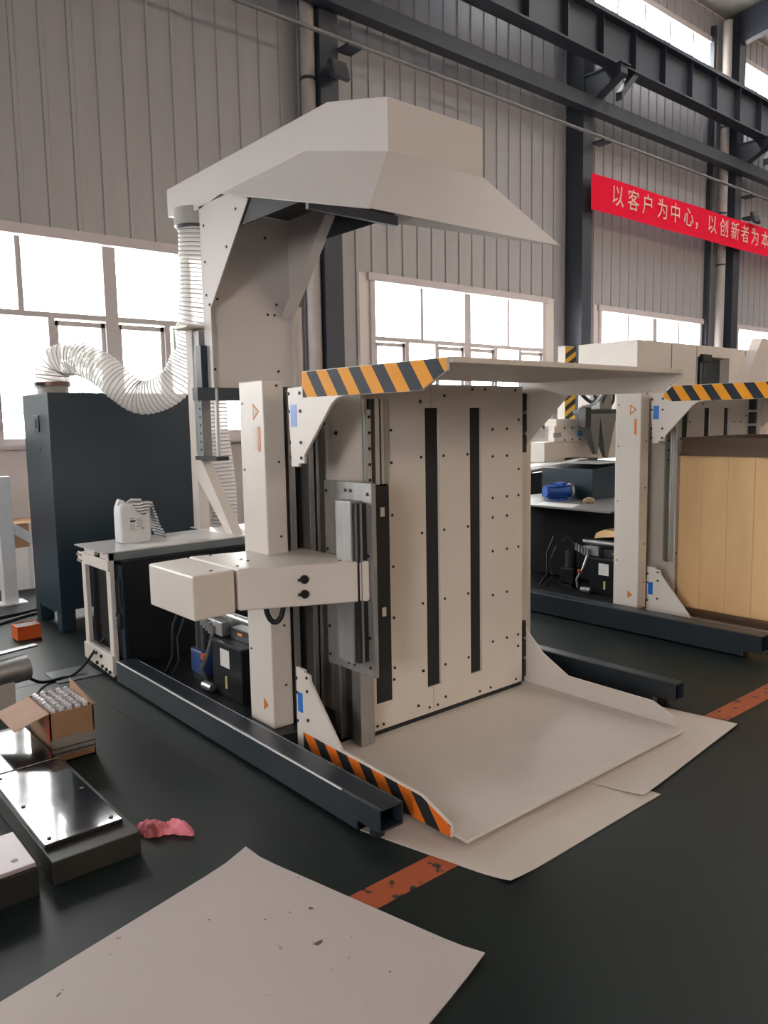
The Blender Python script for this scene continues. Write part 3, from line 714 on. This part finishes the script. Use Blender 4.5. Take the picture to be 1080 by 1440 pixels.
# intake box under the duct
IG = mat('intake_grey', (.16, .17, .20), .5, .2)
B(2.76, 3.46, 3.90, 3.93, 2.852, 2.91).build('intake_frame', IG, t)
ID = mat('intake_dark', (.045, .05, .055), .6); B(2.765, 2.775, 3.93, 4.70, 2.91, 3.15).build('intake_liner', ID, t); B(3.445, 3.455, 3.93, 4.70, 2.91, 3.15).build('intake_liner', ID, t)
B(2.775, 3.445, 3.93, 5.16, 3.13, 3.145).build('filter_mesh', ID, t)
# tower: side plates with diagonal gussets, back panel
def plate(x0, x1):
    return MB().prism([(5.23, 1.812), (5.12, 1.812), (5.12, 2.426), (4.56, 3.05), (4.70, 3.14), (5.23, 3.14)], 'x', x0, x1)
p1 = plate(2.75, 2.758).build('tower_side', HOODW, t, bevel=.001); p2 = plate(3.452, 3.46).build('tower_side', HOODW, t, bevel=.001)
stuff(dots([(2.75, y, z) for y, z in ((5.17, 3.0), (5.17, 2.75), (5.17, 2.52), (4.72, 3.02), (4.86, 2.80), (5.13, 2.45))], 'x', .010).build('tower_screws', BOLT, p1))
B(2.758, 3.452, 5.165, 5.175, 1.812, 3.14).build('tower_back', HOODW, t)
stuff(dots([(x_, 5.165, z) for x_ in (2.79, 3.33) for z in (2.0, 2.5)]+[(2.83, 5.165, 2.5), (3.25, 5.165, 2.42), (3.31, 5.165, 2.42), (3.25, 5.165, 2.98)], 'y', .010).build('tower_screws', BOLT, t))
# folded gusset flanges
MB().prism([(5.12, 2.40), (4.55, 3.04), (4.57, 3.06), (5.14, 2.42)], 'x', 3.36, 3.452).build('gusset_flange', HOODW, t)
B(3.452, 3.56, 5.165, 5.175, 1.812, 2.5).build('tower_back', HOODW, t)
# outlet collar for the hose
MB().cyl((2.83, 5.44, 3.05), (2.83, 5.44, 3.17), .155, 28).build('outlet_collar', mat('clear_collar', (.45, .43, .42), .3), t, smooth=True)
# lift post on the table
post = B(2.72, 2.80, 5.37, 5.47, .826, 2.30).build('post', WHITE, t, bevel=.004)
B(2.62, 2.92, 5.24, 5.48, 2.30, 2.315).build('post_cap', WHITE, t); B(2.62, 2.63, 5.45, 5.48, 2.16, 2.30).build('post_cap', WHITE, t)
B(2.725, 2.795, 5.27, 5.37, 1.37, 2.28).build('lift_rail', GREYBOX, t)
stuff(dots([(2.725, 5.30, 1.42+.06*i) for i in range(7)], 'x', .008).build('rail_bolts', BOLT, t))
B(2.60, 2.98, 5.08, 5.16, 1.775, 1.865).build('lift_crossbar', BLUE, t, bevel=.003)
B(2.70, 2.80, 5.20, 5.28, 1.86, 2.17).build('lift_carriage', BLUE, t, bevel=.003)
MB().cyl((2.75, 5.09, 1.36), (2.75, 5.09, 1.86), .016, 12).build('lift_screw', STEEL, t, smooth=True)
B(2.70, 2.80, 5.03, 5.36, 1.345, 1.375).build('screw_bearing', BLACK, t, bevel=.003)
MB().cyl((2.75, 5.32, 2.17), (2.75, 5.32, 2.27), .012, 8).build('carriage_stud', STEEL, t)
MB().prism([(5.38, 1.40), (5.38, 1.20), (4.97, .826), (4.87, .826), (5.30, 1.34)], 'x', 2.72, 2.80).build('post_brace', WHITE, t, bevel=.004)
B(2.70, 2.82, 4.82, 5.50, .8225, .827).build('post_foot', WHITE, t)

# hoses
def bez(pts, n=160):
    # Catmull-Rom
    P = [Vector(p) for p in pts]; P = [2*P[0]-P[1]]+P+[2*P[-1]-P[-2]]; out = []
    seg = len(P)-3; per = n//seg
    for i in range(seg):
        p0, p1, p2, p3 = P[i:i+4]
        for k in range(per):
            s_ = k/per; out.append(.5*((2*p1)+(-p0+p2)*s_+(2*p0-5*p1+4*p2-p3)*s_*s_+(-p0+3*p1-3*p2+p3)*s_**3))
    out.append(P[-2]); return out
def hose(name, label, pts, r, pitch, loc):
    t = thing(name, label, 'hose', loc, 'corrugated extraction hoses')
    dense = bez(pts, 600); L = [0]
    for a, b in zip(dense, dense[1:]): L.append(L[-1]+(b-a).length)
    n = int(L[-1]/pitch)*3; path = []; rad = []; j = 0
    for i in range(n+1):
        s_ = L[-1]*i/n
        while j < len(L)-2 and L[j+1] < s_: j += 1
        f = (s_-L[j])/max(1e-9, L[j+1]-L[j]); path.append(dense[j].lerp(dense[min(j+1, len(dense)-1)], f)); rad.append(r+(.006 if i % 3 == 0 else 0))
    MB().tube(path, rad, 24, cap=False).build('hose_wall', HOSE, t, smooth=True)
    w = MB()
    for i in range(0, n+1, 3):
        d = (path[min(i+1, n)]-path[max(i-1, 0)]).normalized()
        a = w.ring(path[i]-d*.0028, d, r+.0066, 24, (.3, 1, .2)); b = w.ring(path[i]+d*.0028, d, r+.0066, 24, (.3, 1, .2))
        for k in range(24): q = (k+1) % 24; w.f.append((a+k, a+q, b+q, b+k))
    stuff(w.build('wire_coil', WIRE, t, smooth=True))
    return t
h = hose('extraction_hose', 'white corrugated hose curving from the hood down to the dark cabinet', [(2.83, 5.44, 3.08), (2.83, 5.46, 2.75), (2.82, 5.50, 2.40), (2.80, 5.62, 2.10), (2.71, 5.72, 1.90), (2.55, 5.90, 1.82), (2.42, 6.0, 1.92), (2.32, 6.12, 2.05), (2.20, 6.30, 2.135), (2.08, 6.42, 2.10), (2.055, 6.45, 1.98), (2.055, 6.45, 1.92)], .125, .030, (2.5, 6.0, 1.8))
MB().cyl((2.83, 5.44, 3.03), (2.83, 5.44, 3.065), .139, 28).build('hose_clamp', DARKMET, h, smooth=True)
MB().cyl((2.055, 6.45, 1.925), (2.055, 6.45, 1.955), .136, 28).build('hose_clamp', mat('red_brown_clamp', (.22, .12, .10), .4, .3), h, smooth=True)
B(1.90, 1.95, 6.34, 6.40, 1.925, 1.95).build('clamp_screw', DARKMET, h)
hose('extraction_hose', 'white corrugated hose hanging behind the lift post of the hood', [(3.07, 5.72, 1.95), (3.07, 5.72, 1.6), (3.09, 5.70, 1.3), (3.10, 5.68, 1.0), (3.08, 5.66, .55), (3.06, 5.66, .02)], .10, .030, (3.07, 5.7, .5))

# dark blue blower cabinet
t = thing('blower_cabinet', 'tall dark blue sheet metal blower cabinet on legs by the window', 'cabinet', (2.5, 6.5, 0))
B(1.935, 3.15, 6.22, 6.86, .17, 1.868).build('cabinet_body', BLUE, t, bevel=.006)
m = MB()
for xa, ya in ((1.935, 6.22), (3.04, 6.22), (1.935, 6.75), (3.04, 6.75)):
    q = MB().box(xa, xa+.11, ya, ya+.11, 0, .175); q.build('leg', BLUE, t, bevel=.003)
MB().prism([(6.33, .175), (6.75, .175), (6.70, .14), (6.40, .14)], 'x', 1.937, 1.95).build('skirt_rail', BLUE, t)
MB().cyl((2.055, 6.45, 1.868), (2.055, 6.45, 1.93), .118, 28).build('outlet_collar', PIPEC, t, smooth=True)
l = B(1.925, 1.936, 6.45, 6.57, 1.57, 1.70).build('latch_plate', BLACK, t, bevel=.004)
B(1.918, 1.926, 6.50, 6.525, 1.60, 1.67).build('latch_handle', DARKMET, l, bevel=.003)
B(1.932, 1.936, 6.46, 6.58, 1.42, 1.445).build('name_plate', DARKMET, t)
B(2.6, 2.7, 6.55, 6.6, 0, .03).build('leg', BLACK, t)

# ---------------------------------------------------------------- cards on the floor
def sheet_card(name, label, pts, m_, z=0.0, th=.004, curls=None, nx=14, ny=14, group=None):
    mb = MB(); a, b, c, d = [Vector((*p, 0)) for p in pts]
    grid = []
    for i in range(nx+1):
        for j in range(ny+1):
            u, v = i/nx, j/ny
            p = a.lerp(b, u).lerp(d.lerp(c, u), v); h_ = z
            for (cu, cv, hh, rr) in (curls or []):
                dd = math.hypot(u-cu, v-cv)
                if dd < rr: h_ += hh*(1-dd/rr)**2
            p.z = h_; grid.append(p)
    k = ny+1; n_ = len(grid); mb.v = [tuple(p) for p in grid]+[(p.x, p.y, p.z+th) for p in grid]
    for i in range(nx):
        for j in range(ny):
            q = i*k+j; mb.f += [(q, q+1, q+k+1, q+k), (n_+q, n_+q+k, n_+q+k+1, n_+q+1)]
    def edge(l):
        for p, q in zip(l, l[1:]): mb.f.append((p, q, n_+q, n_+p))
    edge([j for j in range(k)]); edge([nx*k+j for j in range(k)]); edge([i*k for i in range(nx+1)]); edge([i*k+ny for i in range(nx+1)])
    c0 = sum((Vector((*p, 0)) for p in pts), Vector())/4
    o = mb.build(name, m_, org=(c0.x, c0.y, z), smooth=True)
    return tag(o, label, 'cardboard', group)
sheet_card('card_sheet', 'large scuffed pale card sheet lying alone on the floor in the foreground', [(1.381, 2.473), (1.618, 1.483), (.26, 1.13), (.02, 2.15)], CARDMARK, z=.001, curls=[(0, 0, .02, .12), (1, 0, .012, .15)])
sheet_card('card_sheet', 'pale card sheet with curled front corner under the left of the platform', [(1.80, 2.31), (1.964, 1.679), (2.935, 1.679), (2.85, 2.35)], CARDW, z=.0005, th=.003, curls=[(1, 0, .012, .2)], group='card sheets under the platform')
sheet_card('card_sheet', 'pale card sheet sticking out under the right front corner of the platform', [(2.70, 2.30), (2.857, 1.712), (3.917, 1.816), (3.83, 2.36)], CARDW, z=.006, th=.003, curls=[(1, 0, .006, .25)], group='card sheets under the platform')

# ---------------------------------------------------------------- things at the left
t = thing('steel_cover_box', 'low dark steel box with glossy black cover plate at the left edge', 'steel box', (.9, 3.1, 0), 'dark steel boxes on the floor')
B(.765, 1.085, 2.735, 3.60, 0, .088).build('box_body', mat('grimy_dark_steel', (.035, .034, .03), .5, .3, var=.2), t, bevel=.004)
B(.772, 1.06, 2.84, 3.575, .088, .106).build('cover_plate', GLOSSP, t, bevel=.003)
stuff(dots([(x_, y, .106) for x_ in (.80, 1.03) for y in (2.88, 3.2, 3.53)], 'z', .008).build('cover_bolts', BLACK, t))
t = thing('steel_plate', 'glossy black steel plate behind the cover box at the left edge', 'steel plate', (.9, 3.9, 0))
B(.70, 1.065, 3.60, 4.15, 0, .085).build('plate_base', DARKMET, t, bevel=.004)
B(.70, 1.06, 3.605, 4.14, .085, .10).build('plate_top', GLOSSP, t, bevel=.003)
t = thing('steel_cover_box', 'low steel block with pale top plate at the lower left corner', 'steel box', (.6, 2.85, 0), 'dark steel boxes on the floor')
B(.40, .712, 2.715, 3.0, 0, .105).build('box_body', mat('black_block_paint', (.015, .014, .014), .5), t, bevel=.003)
B(.40, .708, 2.72, 2.995, .105, .12).build('cover_plate', mat('pale_cover', (.40, .34, .37), .4, .1), t, bevel=.003)
MB().cyl((.655, 2.78, .12), (.655, 2.78, .1205), .012, 10).build('cover_hole', BLACK, t)

# carton of small bottles
t = thing('open_carton', 'open brown carton full of clear bottles at the left', 'carton', (1.19, 3.93, 0))
m = B(1.085, 1.092, 3.77, 4.11, 0, .25); m.box(1.288, 1.295, 3.77, 4.11, 0, .25); m.box(1.085, 1.295, 3.77, 3.777, 0, .25); m.box(1.085, 1.295, 4.103, 4.11, 0, .25); m.box(1.085, 1.295, 3.77, 4.11, 0, .006)
m.build('carton_wall', CARDB, t)
B(1.086, 1.294, 3.767, 3.7705, .035, .12).build('printed_band', mat('carton_print', (.22, .20, .19), .7), t)
B(1.09, 1.294, 3.7655, 3.767, .045, .050).build('printed_line', BLACK, t); B(1.09, 1.294, 3.7655, 3.767, .07, .074).build('printed_line', BLACK, t)
MB().quadbox([(1.085,3.78,.247),(1.085,4.10,.247),(.93,4.10,.20),(.93,3.78,.20),(1.085,3.78,.251),(1.085,4.10,.251),(.93,4.10,.204),(.93,3.78,.204)]).build('flap', mat('carton_flap', (.42, .26, .19), .8), t)
MB().quadbox([(1.295,3.77,.25),(1.295,4.11,.25),(1.325,4.20,.275),(1.315,3.80,.24),(1.298,3.77,.25),(1.298,4.11,.25),(1.328,4.20,.275),(1.318,3.80,.24)]).build('flap', CARDB, t)
B(1.0845, 1.085, 3.775, 3.83, .10, .23).build('printed_band', mat('carton_red', (.45, .08, .05), .7), t)
proto = None; k = 0
for i in range(5):
    for j in range(8):
        bx, by = 1.112+i*.0385, 3.797+j*.0405
        if proto is None:
            proto = thing('small_bottle', 'small clear bottle packed upright in the open carton', 'bottle', (bx, by, .006), 'clear bottles in the open carton')
            bb = MB().lathe((bx, by), [(.017, .006), (.0185, .02), (.0185, .20), (.011, .225), (.009, .24), (.009, .25)], 10).build('bottle_body', BOTTLE, proto, smooth=True)
            bc = MB().lathe((bx, by), [(.0125, .235), (.0125, .258), (.006, .264)], 10).build('cap', BOTTLE, proto, smooth=True)
        else:
            r_ = proto.copy(); COL.objects.link(r_); r_.location = (bx, by, .006+random.uniform(0, .006))
            for ch in (bb, bc): c_ = ch.copy(); COL.objects.link(c_); c_.parent = r_

# steel roller on a stand, flat bar on it
t = thing('steel_roller', 'grey steel roller on a stand at the left edge behind the carton', 'roller', (1.0, 4.6, 0))
MB().cyl((.60, 4.62, .21), (1.25, 4.70, .23), .075, 28).build('roller_drum', STEEL, t, smooth=True)
B(1.02, 1.16, 4.62, 4.72, 0, .18).build('stand', PIPEC, t, bevel=.004); B(.55, .7, 4.58, 4.70, 0, .17).build('stand', PIPEC, t, bevel=.004)
tag(MB().quadbox([(.5,4.60,.31),(.5,4.70,.31),(1.33,4.80,.325),(1.33,4.75,.325),(.5,4.60,.32),(.5,4.70,.32),(1.33,4.80,.335),(1.33,4.75,.335)]).build('flat_bar', DARKMET, org=(1, 4.7, .31)), 'dark flat steel bar lying on the grey roller', 'steel bar')
tag(MB().tube(bez([(1.22, 4.72, .2), (1.40, 5.0, .03), (1.55, 5.05, .010), (1.62, 5.06, .010), (1.72, 5.10, .06), (1.83, 5.12, .17), (1.90, 5.13, .20)], 60), .010, 8).build('black_cable', RUBBER, org=(1.5, 5.0, 0), smooth=True), 'black cable running over the floor to the work table leg', 'cable')
# orange crate
t = thing('orange_crate', 'small orange plastic crate on the floor left of the dark blue cabinet', 'crate', (1.68, 6.28, 0))
m = B(1.60, 1.77, 6.20, 6.208, 0, .11); m.box(1.60, 1.77, 6.352, 6.36, 0, .11); m.box(1.60, 1.608, 6.20, 6.36, 0, .11); m.box(1.762, 1.77, 6.20, 6.36, 0, .11); m.box(1.60, 1.77, 6.20, 6.36, 0, .008)
m.build('crate_body', ORANGE, t, bevel=.003); B(1.608, 1.762, 6.208, 6.352, .098, .103).build('crate_insert', BLACK, t)
# pink cloth: crumpled lump
m = MB(); nu, nv = 34, 20
for i in range(nu+1):
    for j in range(nv+1):
        u, v = i/nu, j/nv; ww = .048+.010*math.sin(u*8+.5)+.004*math.sin(u*29)
        x_ = 1.135+.165*u+.006*math.sin(v*9+u*5); y_ = 2.885-.115*u+(v-.5)*2*ww
        lump = (.25+.75*max(math.exp(-((u-.30)/.26)**2), .9*math.exp(-((u-.78)/.22)**2)))*math.sin(math.pi*v)**.35
        z_ = .044*lump*(1+.13*math.sin(u*23+v*6)+.10*math.sin(v*15-u*11)+.06*math.sin(u*47-v*19))
        edge = min(u, 1-u, v, 1-v)
        m.v.append((x_, y_, .002+max(0, z_)*min(1, edge*12)**.6))
for i in range(nu):
    for j in range(nv): q = i*(nv+1)+j; m.f.append((q, q+1, q+nv+2, q+nv+1))
o = m.build('pink_cloth', PINK, org=(1.21, 2.83, 0), smooth=True); tag(o, 'crumpled pink rag on the floor beside the glossy black box', 'rag')
# thin steel sheet by the table foot
tag(B(1.50, 1.785, 4.97, 5.25, 0, .006).build('floor_plate', mat('dull_floor_plate', (.10, .11, .12), .4, .3), org=(1.64, 5.1, 0), bevel=.002), 'thin grey steel plate on the floor beside the table foot', 'steel plate')

# far left: white frame, cartons, boxes under the window
t = thing('white_stand', 'white steel stand with diagonal brace at the far left under the window', 'stand', (1.95, 7.6, 0))
B(1.87, 1.99, 7.58, 7.70, 0, 1.17).build('post', mat('stand_white', (.80, .79, .80), .5), t, bevel=.004)
MB().prism([(2.0, .74), (2.0, .64), (2.42, .34), (2.42, .44)], 'y', 7.6, 7.68).build('brace', MATS['stand_white'], t)
B(1.83, 2.06, 7.54, 7.74, 0, .012).build('base_plate', MATS['stand_white'], t); B(1.0, 1.9, 7.60, 7.68, 1.05, 1.15).build('crossbar', MATS['stand_white'], t)
def carton(x0, x1, y0, y1, z0, z1, label, mm):
    t = thing('storage_carton', label, 'carton', ((x0+x1)/2, (y0+y1)/2, z0), 'cartons under the left window')
    B(x0, x1, y0, y1, z0, z1).build('carton_body', mm, t, bevel=.004)
    B((x0+x1)/2-.02, (x0+x1)/2+.02, y0-.0015, y0, z0, z1).build('tape', PAPER, t)
WCART = mat('white_carton', (.85, .81, .80), .7)
carton(2.02, 2.55, 8.2, 8.7, 0, .42, 'white carton on the floor under the left window', WCART)
carton(2.05, 2.60, 8.25, 8.75, .42, .66, 'brown carton stacked on the white carton under the window', CARDB)
carton(1.35, 1.80, 8.2, 8.7, 0, .45, 'white carton at the far left edge behind the white stand', WCART)
carton(1.3, 1.83, 8.2, 8.6, .45, .70, 'reddish brown carton at the far left behind the white stand', mat('red_carton', (.32, .10, .07), .8))
for q in (0, 1):
    tag(MB().tube(bez([(.4, 7.0-.45*q, .012), (1.2, 7.02-.4*q, .012), (1.9, 7.12-.13*q, .012), (2.5, 7.4-.2*q, .012)], 40), .016, 8).build('power_cable', RUBBER, org=(1.5, 7, 0), smooth=True), ['black cable on the floor below the white stand, nearer the window', 'black cable on the floor below the white stand, nearer the orange crate'][q], 'cable')

# ---------------------------------------------------------------- right: pile of boards in the second machine
t = thing('timber_pallet', 'dark brown timber pallet under the tan board stack', 'pallet', (6.2, 2.7, .036))
B(5.72, 6.85, 2.14, 3.19, .075, .10).build('pallet_deck', BROWN, t, bevel=.003)
for xx in (5.74, 6.24, 6.74): B(xx, xx+.09, 2.14, 3.19, .036, .075).build('pallet_bearer', BROWN, t)
t = thing('board_stack', 'tall tan stack of boards clamped in the machine at the right', 'board stack', (6.2, 2.7, .10))
ny = [2.16, 2.38, 2.60, 2.80, 3.0, 3.19]
for a, b in zip(ny, ny[1:]): B(5.745+random.uniform(0, .004), 6.82, a+.0008, b-.0008, .10, 1.298).build('board_bundle', WOOD, t, bevel=.002)
t = thing('timber_pallet', 'dark brown timber slab on top of the tan board stack', 'pallet', (6.2, 2.7, 1.30))
B(5.70, 6.85, 2.12, 3.17, 1.30, 1.32).build('pallet_deck', BROWN, t); B(5.70, 6.85, 2.12, 3.17, 1.42, 1.44).build('pallet_deck', BROWN, t)
B(5.71, 5.80, 2.13, 3.16, 1.32, 1.42).build('pallet_bearer', BROWN, t); B(6.75, 6.84, 2.13, 3.16, 1.32, 1.42).build('pallet_bearer', BROWN, t); B(6.2, 6.3, 2.13, 3.16, 1.32, 1.42).build('pallet_bearer', BROWN, t)

# table of the second machine, motor, scraps
t = thing('side_table', 'grey topped dark table between the two pile turning machines', 'table', (6.3, 4.6, 0))
B(5.58, 7.3, 3.70, 5.15, .815, .83).build('table_top', mat('grey_table_top', (.22, .22, .22), .4, .3), t)
B(6.0, 7.24, 3.75, 5.1, .12, .815).build('table_body', NEARBLACK, t, bevel=.004)
for x_, y_ in ((5.60, 5.08), (5.95, 3.72), (7.2, 5.08), (7.2, 3.72)): B(x_, x_+.05, y_, y_+.05, .0 if y_ > 4.9 else .101, .815).build('leg', BLACK, t)
B(5.74, 6.0, 3.76, 4.0, .545, .56).build('under_shelf', NEARBLACK, t)
mo = thing('electric_motor', 'small blue finned electric motor on the table between the machines', 'motor', (6.05, 4.62, .83))
MB().cyl((5.98, 4.66, .915), (6.18, 4.56, .915), .062, 22).build('motor_body', BLUEP, mo, smooth=True)
for i in range(8):
    a = 2*math.pi*i/8; q = Vector((0, 0, .066*math.sin(a)))+Vector((.5, 1, 0)).normalized()*.066*math.cos(a)
    d_ = Vector((.2, -.1, 0)); p = Vector((5.99, 4.655, .915))+q
    MB().cyl(p, p+d_*.8, .007, 6).build('fin', BLUEP, mo)
MB().cyl((6.18, 4.56, .915), (6.20, 4.55, .915), .075, 22).build('end_flange', STEEL, mo, smooth=True)
MB().cyl((5.955, 4.672, .915), (5.98, 4.66, .915), .058, 22).build('fan_cover', BLUEP, mo, smooth=True)
B(6.06, 6.13, 4.55, 4.64, .965, 1.0).build('terminal_box', BLUEP, mo, bevel=.004); B(6.02, 6.16, 4.55, 4.68, .83, .855).build('motor_foot', BLUEP, mo)
gb = thing('gear_housing', 'dark wedge shaped machine guard on the table behind the blue motor', 'machine guard', (6.6, 4.6, .83))
MB().prism([(6.26, .83), (7.25, .83), (7.25, 1.10), (6.95, 1.17), (6.26, 1.12)], 'y', 4.35, 4.95).build('guard_body', BLUE, gb, bevel=.004)
B(6.3, 6.75, 4.30, 4.80, 1.17, 1.172).build('guard_lid', ALU, gb)
m = MB().lathe((6.02, 4.22), [(.045, .83), (.055, .85), (.045, .875), (.012, .885)], 14); tag(m.build('cloth_wad', mat('tan_rag', (.30, .24, .14), .9, var=.3, scale=30), org=(6.02, 4.22, .83), smooth=True), 'small tan rag wad on the table near the blue motor', 'rag')
tag(MB().quadbox([(5.60,4.10,.83),(5.60,4.5,.83),(5.85,4.6,.83),(5.85,4.2,.83),(5.60,4.10,.833),(5.60,4.5,.833),(5.85,4.6,.833),(5.85,4.2,.833)]).build('paper_sheet', PAPER, org=(5.7, 4.4, .83)), 'white paper sheet on the table left of the blue motor', 'sheet')
tag(MB().prism([(3.78, .59), (3.98, .56), (3.96, .61), (3.88, .645), (3.78, .64)], 'x', 5.76, 5.9).build('wood_offcut', WOOD, org=(5.8, 3.88, .56)), 'pale wood offcut lying in the dark space under the grey table', 'offcut')


# feeder machine in the background
t = thing('feeder_machine', 'white feeder machine in the background with grey funnels and striped post', 'machine', (8, 5.8, 0))
B(6.45, 12.5, 5.45, 6.6, .0, 1.02).build('machine_base', BLUE, t, bevel=.004)
B(6.81, 12.0, 5.35, 5.55, 1.13, 1.35).build('cross_beam', WHITE, t, bevel=.006)
cb = B(6.94, 8.4, 5.32, 5.40, 1.35, 1.52).build('slide_plate', WHITE, t, bevel=.004)
B(7.0, 8.4, 5.34, 5.5, 1.52, 1.60).build('slide_rail', WHITE, t, bevel=.004)
stuff(dots([(7.12+.14*i, 5.32, z) for i in range(5) for z in (1.37, 1.50)], 'y', .012).build('plate_bolts', BOLT, cb))
B(7.35, 7.45, 5.318, 5.32, 1.40, 1.47).build('blue_label', mat('pale_blue_sticker', (.10, .38, .75), .5), cb)
B(6.92, 7.06, 5.318, 5.34, 1.40, 1.45).build('linear_bearing', STEEL, cb)
sp = B(7.49, 7.69, 5.60, 5.70, 1.35, 2.43).build('post', WHITE, t)
PS = stripes('yellow_black_stripe_post', (.78, .48, .03), (.05, .05, .05), .13, 1.0)
for q in range(7): MB().prism([(7.495, 1.56+q*.12), (7.685, 1.66+q*.12), (7.685, 1.72+q*.12), (7.495, 1.62+q*.12)], 'y', 5.590, 5.594).build('stripe', BLACK, sp)
B(7.492, 7.688, 5.594, 5.60, 1.54, 2.42).build('warning_stripe', mat('yellow_sticker', (.78, .46, .03), .45), sp)
def funnel(xa, xb, xt, zt_, ztip):
    MB().quadbox([(xt-.022,5.17,ztip),(xt-.022,5.21,ztip),(xt+.022,5.21,ztip),(xt+.022,5.17,ztip),(xa,5.12,zt_),(xa,5.30,zt_),(xb,5.30,zt_),(xb,5.12,zt_)]).build('funnel', GREYBOX, t)
funnel(7.26, 7.50, 7.51, 1.65, 1.20); funnel(7.49, 7.82, 7.705, 1.65, 1.155)
B(7.24, 8.1, 5.14, 5.30, 1.65, 1.70).build('funnel_bar', DARKMET, t, bevel=.004)
B(7.20, 7.30, 5.10, 5.2, 1.50, 1.72).build('funnel_clamp', BLACK, t, bevel=.006)
for pts, r_, mm in (([(7.2,5.2,1.9),(7.3,5.15,1.80),(7.45,5.18,1.78),(7.6,5.2,1.86)], .02, BLACK), ([(7.25,5.2,1.72),(7.4,5.14,1.76),(7.55,5.16,1.86),(7.62,5.2,1.95)], .016, ALU), ([(7.6,5.2,1.70),(7.62,5.16,1.82),(7.75,5.18,1.9)], .02, DARKMET), ([(7.75,5.2,1.70),(7.80,5.16,1.80),(7.85,5.2,1.95)], .018, BLACK), ([(7.3,5.22,1.86),(7.42,5.16,1.92),(7.5,5.2,1.84),(7.58,5.2,1.80)], .014, BLACK)):
    MB().tube(bez(pts, 30), r_, 8).build('air_line', mm, t, smooth=True)
B(7.55, 7.78, 5.16, 5.30, 1.70, 1.98).build('valve_head', GREYBOX, t, bevel=.01)
MB().cyl((6.10, 5.10, 1.075), (7.13, 5.10, 1.15), .030, 12).build('guide_bar', ALU, t, smooth=True)
MB().cyl((7.28, 5.10, 1.075), (8.6, 5.10, 1.10), .028, 12).build('guide_bar', ALU, t, smooth=True)
B(7.05, 7.17, 5.05, 5.17, 1.08, 1.17).build('bar_block', WHITE, t, bevel=.004); B(7.17, 7.36, 5.05, 5.35, 1.02, 1.17).build('bar_block', BLACK, t, bevel=.004)
# tall white housing with an opening
hs = MB().box(8.99, 10.50, 5.6, 6.5, 1.35, 2.585); hs.box(10.50, 11.42, 5.6, 6.5, 2.43, 2.585); hs.box(10.50, 11.42, 5.75, 6.5, 1.35, 2.43); hs.box(11.42, 14.0, 5.6, 6.5, 1.35, 2.585)
hs.build('tall_housing', WHITE, t, bevel=.008)
B(10.51, 11.41, 5.74, 5.75, 1.40, 2.42).build('housing_opening', BLUE, t)
MB().cyl((10.72, 5.66, 1.8), (10.72, 5.66, 2.36), .08, 16).build('cylinder', DARKMET, t, smooth=True); B(10.55, 10.80, 5.55, 5.72, 2.36, 2.46).build('cylinder_head', BLACK, t)
for x_ in (9.80, 10.46, 11.9): B(x_, x_+.008, 5.596, 5.6, 1.4, 2.57).build('panel_joint', DARKMET, t)
MB().quadbox([(11.42,5.44,1.9),(11.42,5.6,1.9),(14.0,5.6,1.9),(14.0,5.44,1.9),(12.1,5.44,2.75),(12.1,5.6,2.75),(14.0,5.6,2.75),(14.0,5.44,2.75)]).build('sloped_guard', WHITE, t, bevel=.006)

# trees outside the left window
for k, (tx, ty, lab) in enumerate(((2.4, 12.4, 'pale leafy tree outside the left window, left one'), (4.6, 13.2, 'pale leafy tree outside the left window, behind the hose'))):
    t = thing('garden_tree', lab, 'tree', (tx, ty, 0), 'trees outside the window')
    MB().tube([(tx, ty, -.1), (tx+.05, ty, .9), (tx-.03, ty, 1.8)], [.09, .07, .04], 8).build('trunk', CARDB, t)
    m = MB()
    for i in range(900):
        a = random.uniform(0, 6.28); rr = random.random()**.5*1.1; z = random.uniform(.8, 2.9)
        rr *= 1-abs(z-1.8)/1.5; c = Vector((tx+rr*math.cos(a), ty+rr*math.sin(a)*.8, z)); u = Vector((random.uniform(-1,1), random.uniform(-1,1), random.uniform(-1,1))).normalized()*.07; w_ = u.cross(Vector((random.uniform(-1,1), random.uniform(-1,1), 1))).normalized()*.035
        m.poly([tuple(c-u), tuple(c+w_), tuple(c+u), tuple(c-w_)])
    stuff(m.build('foliage', LEAF, t))
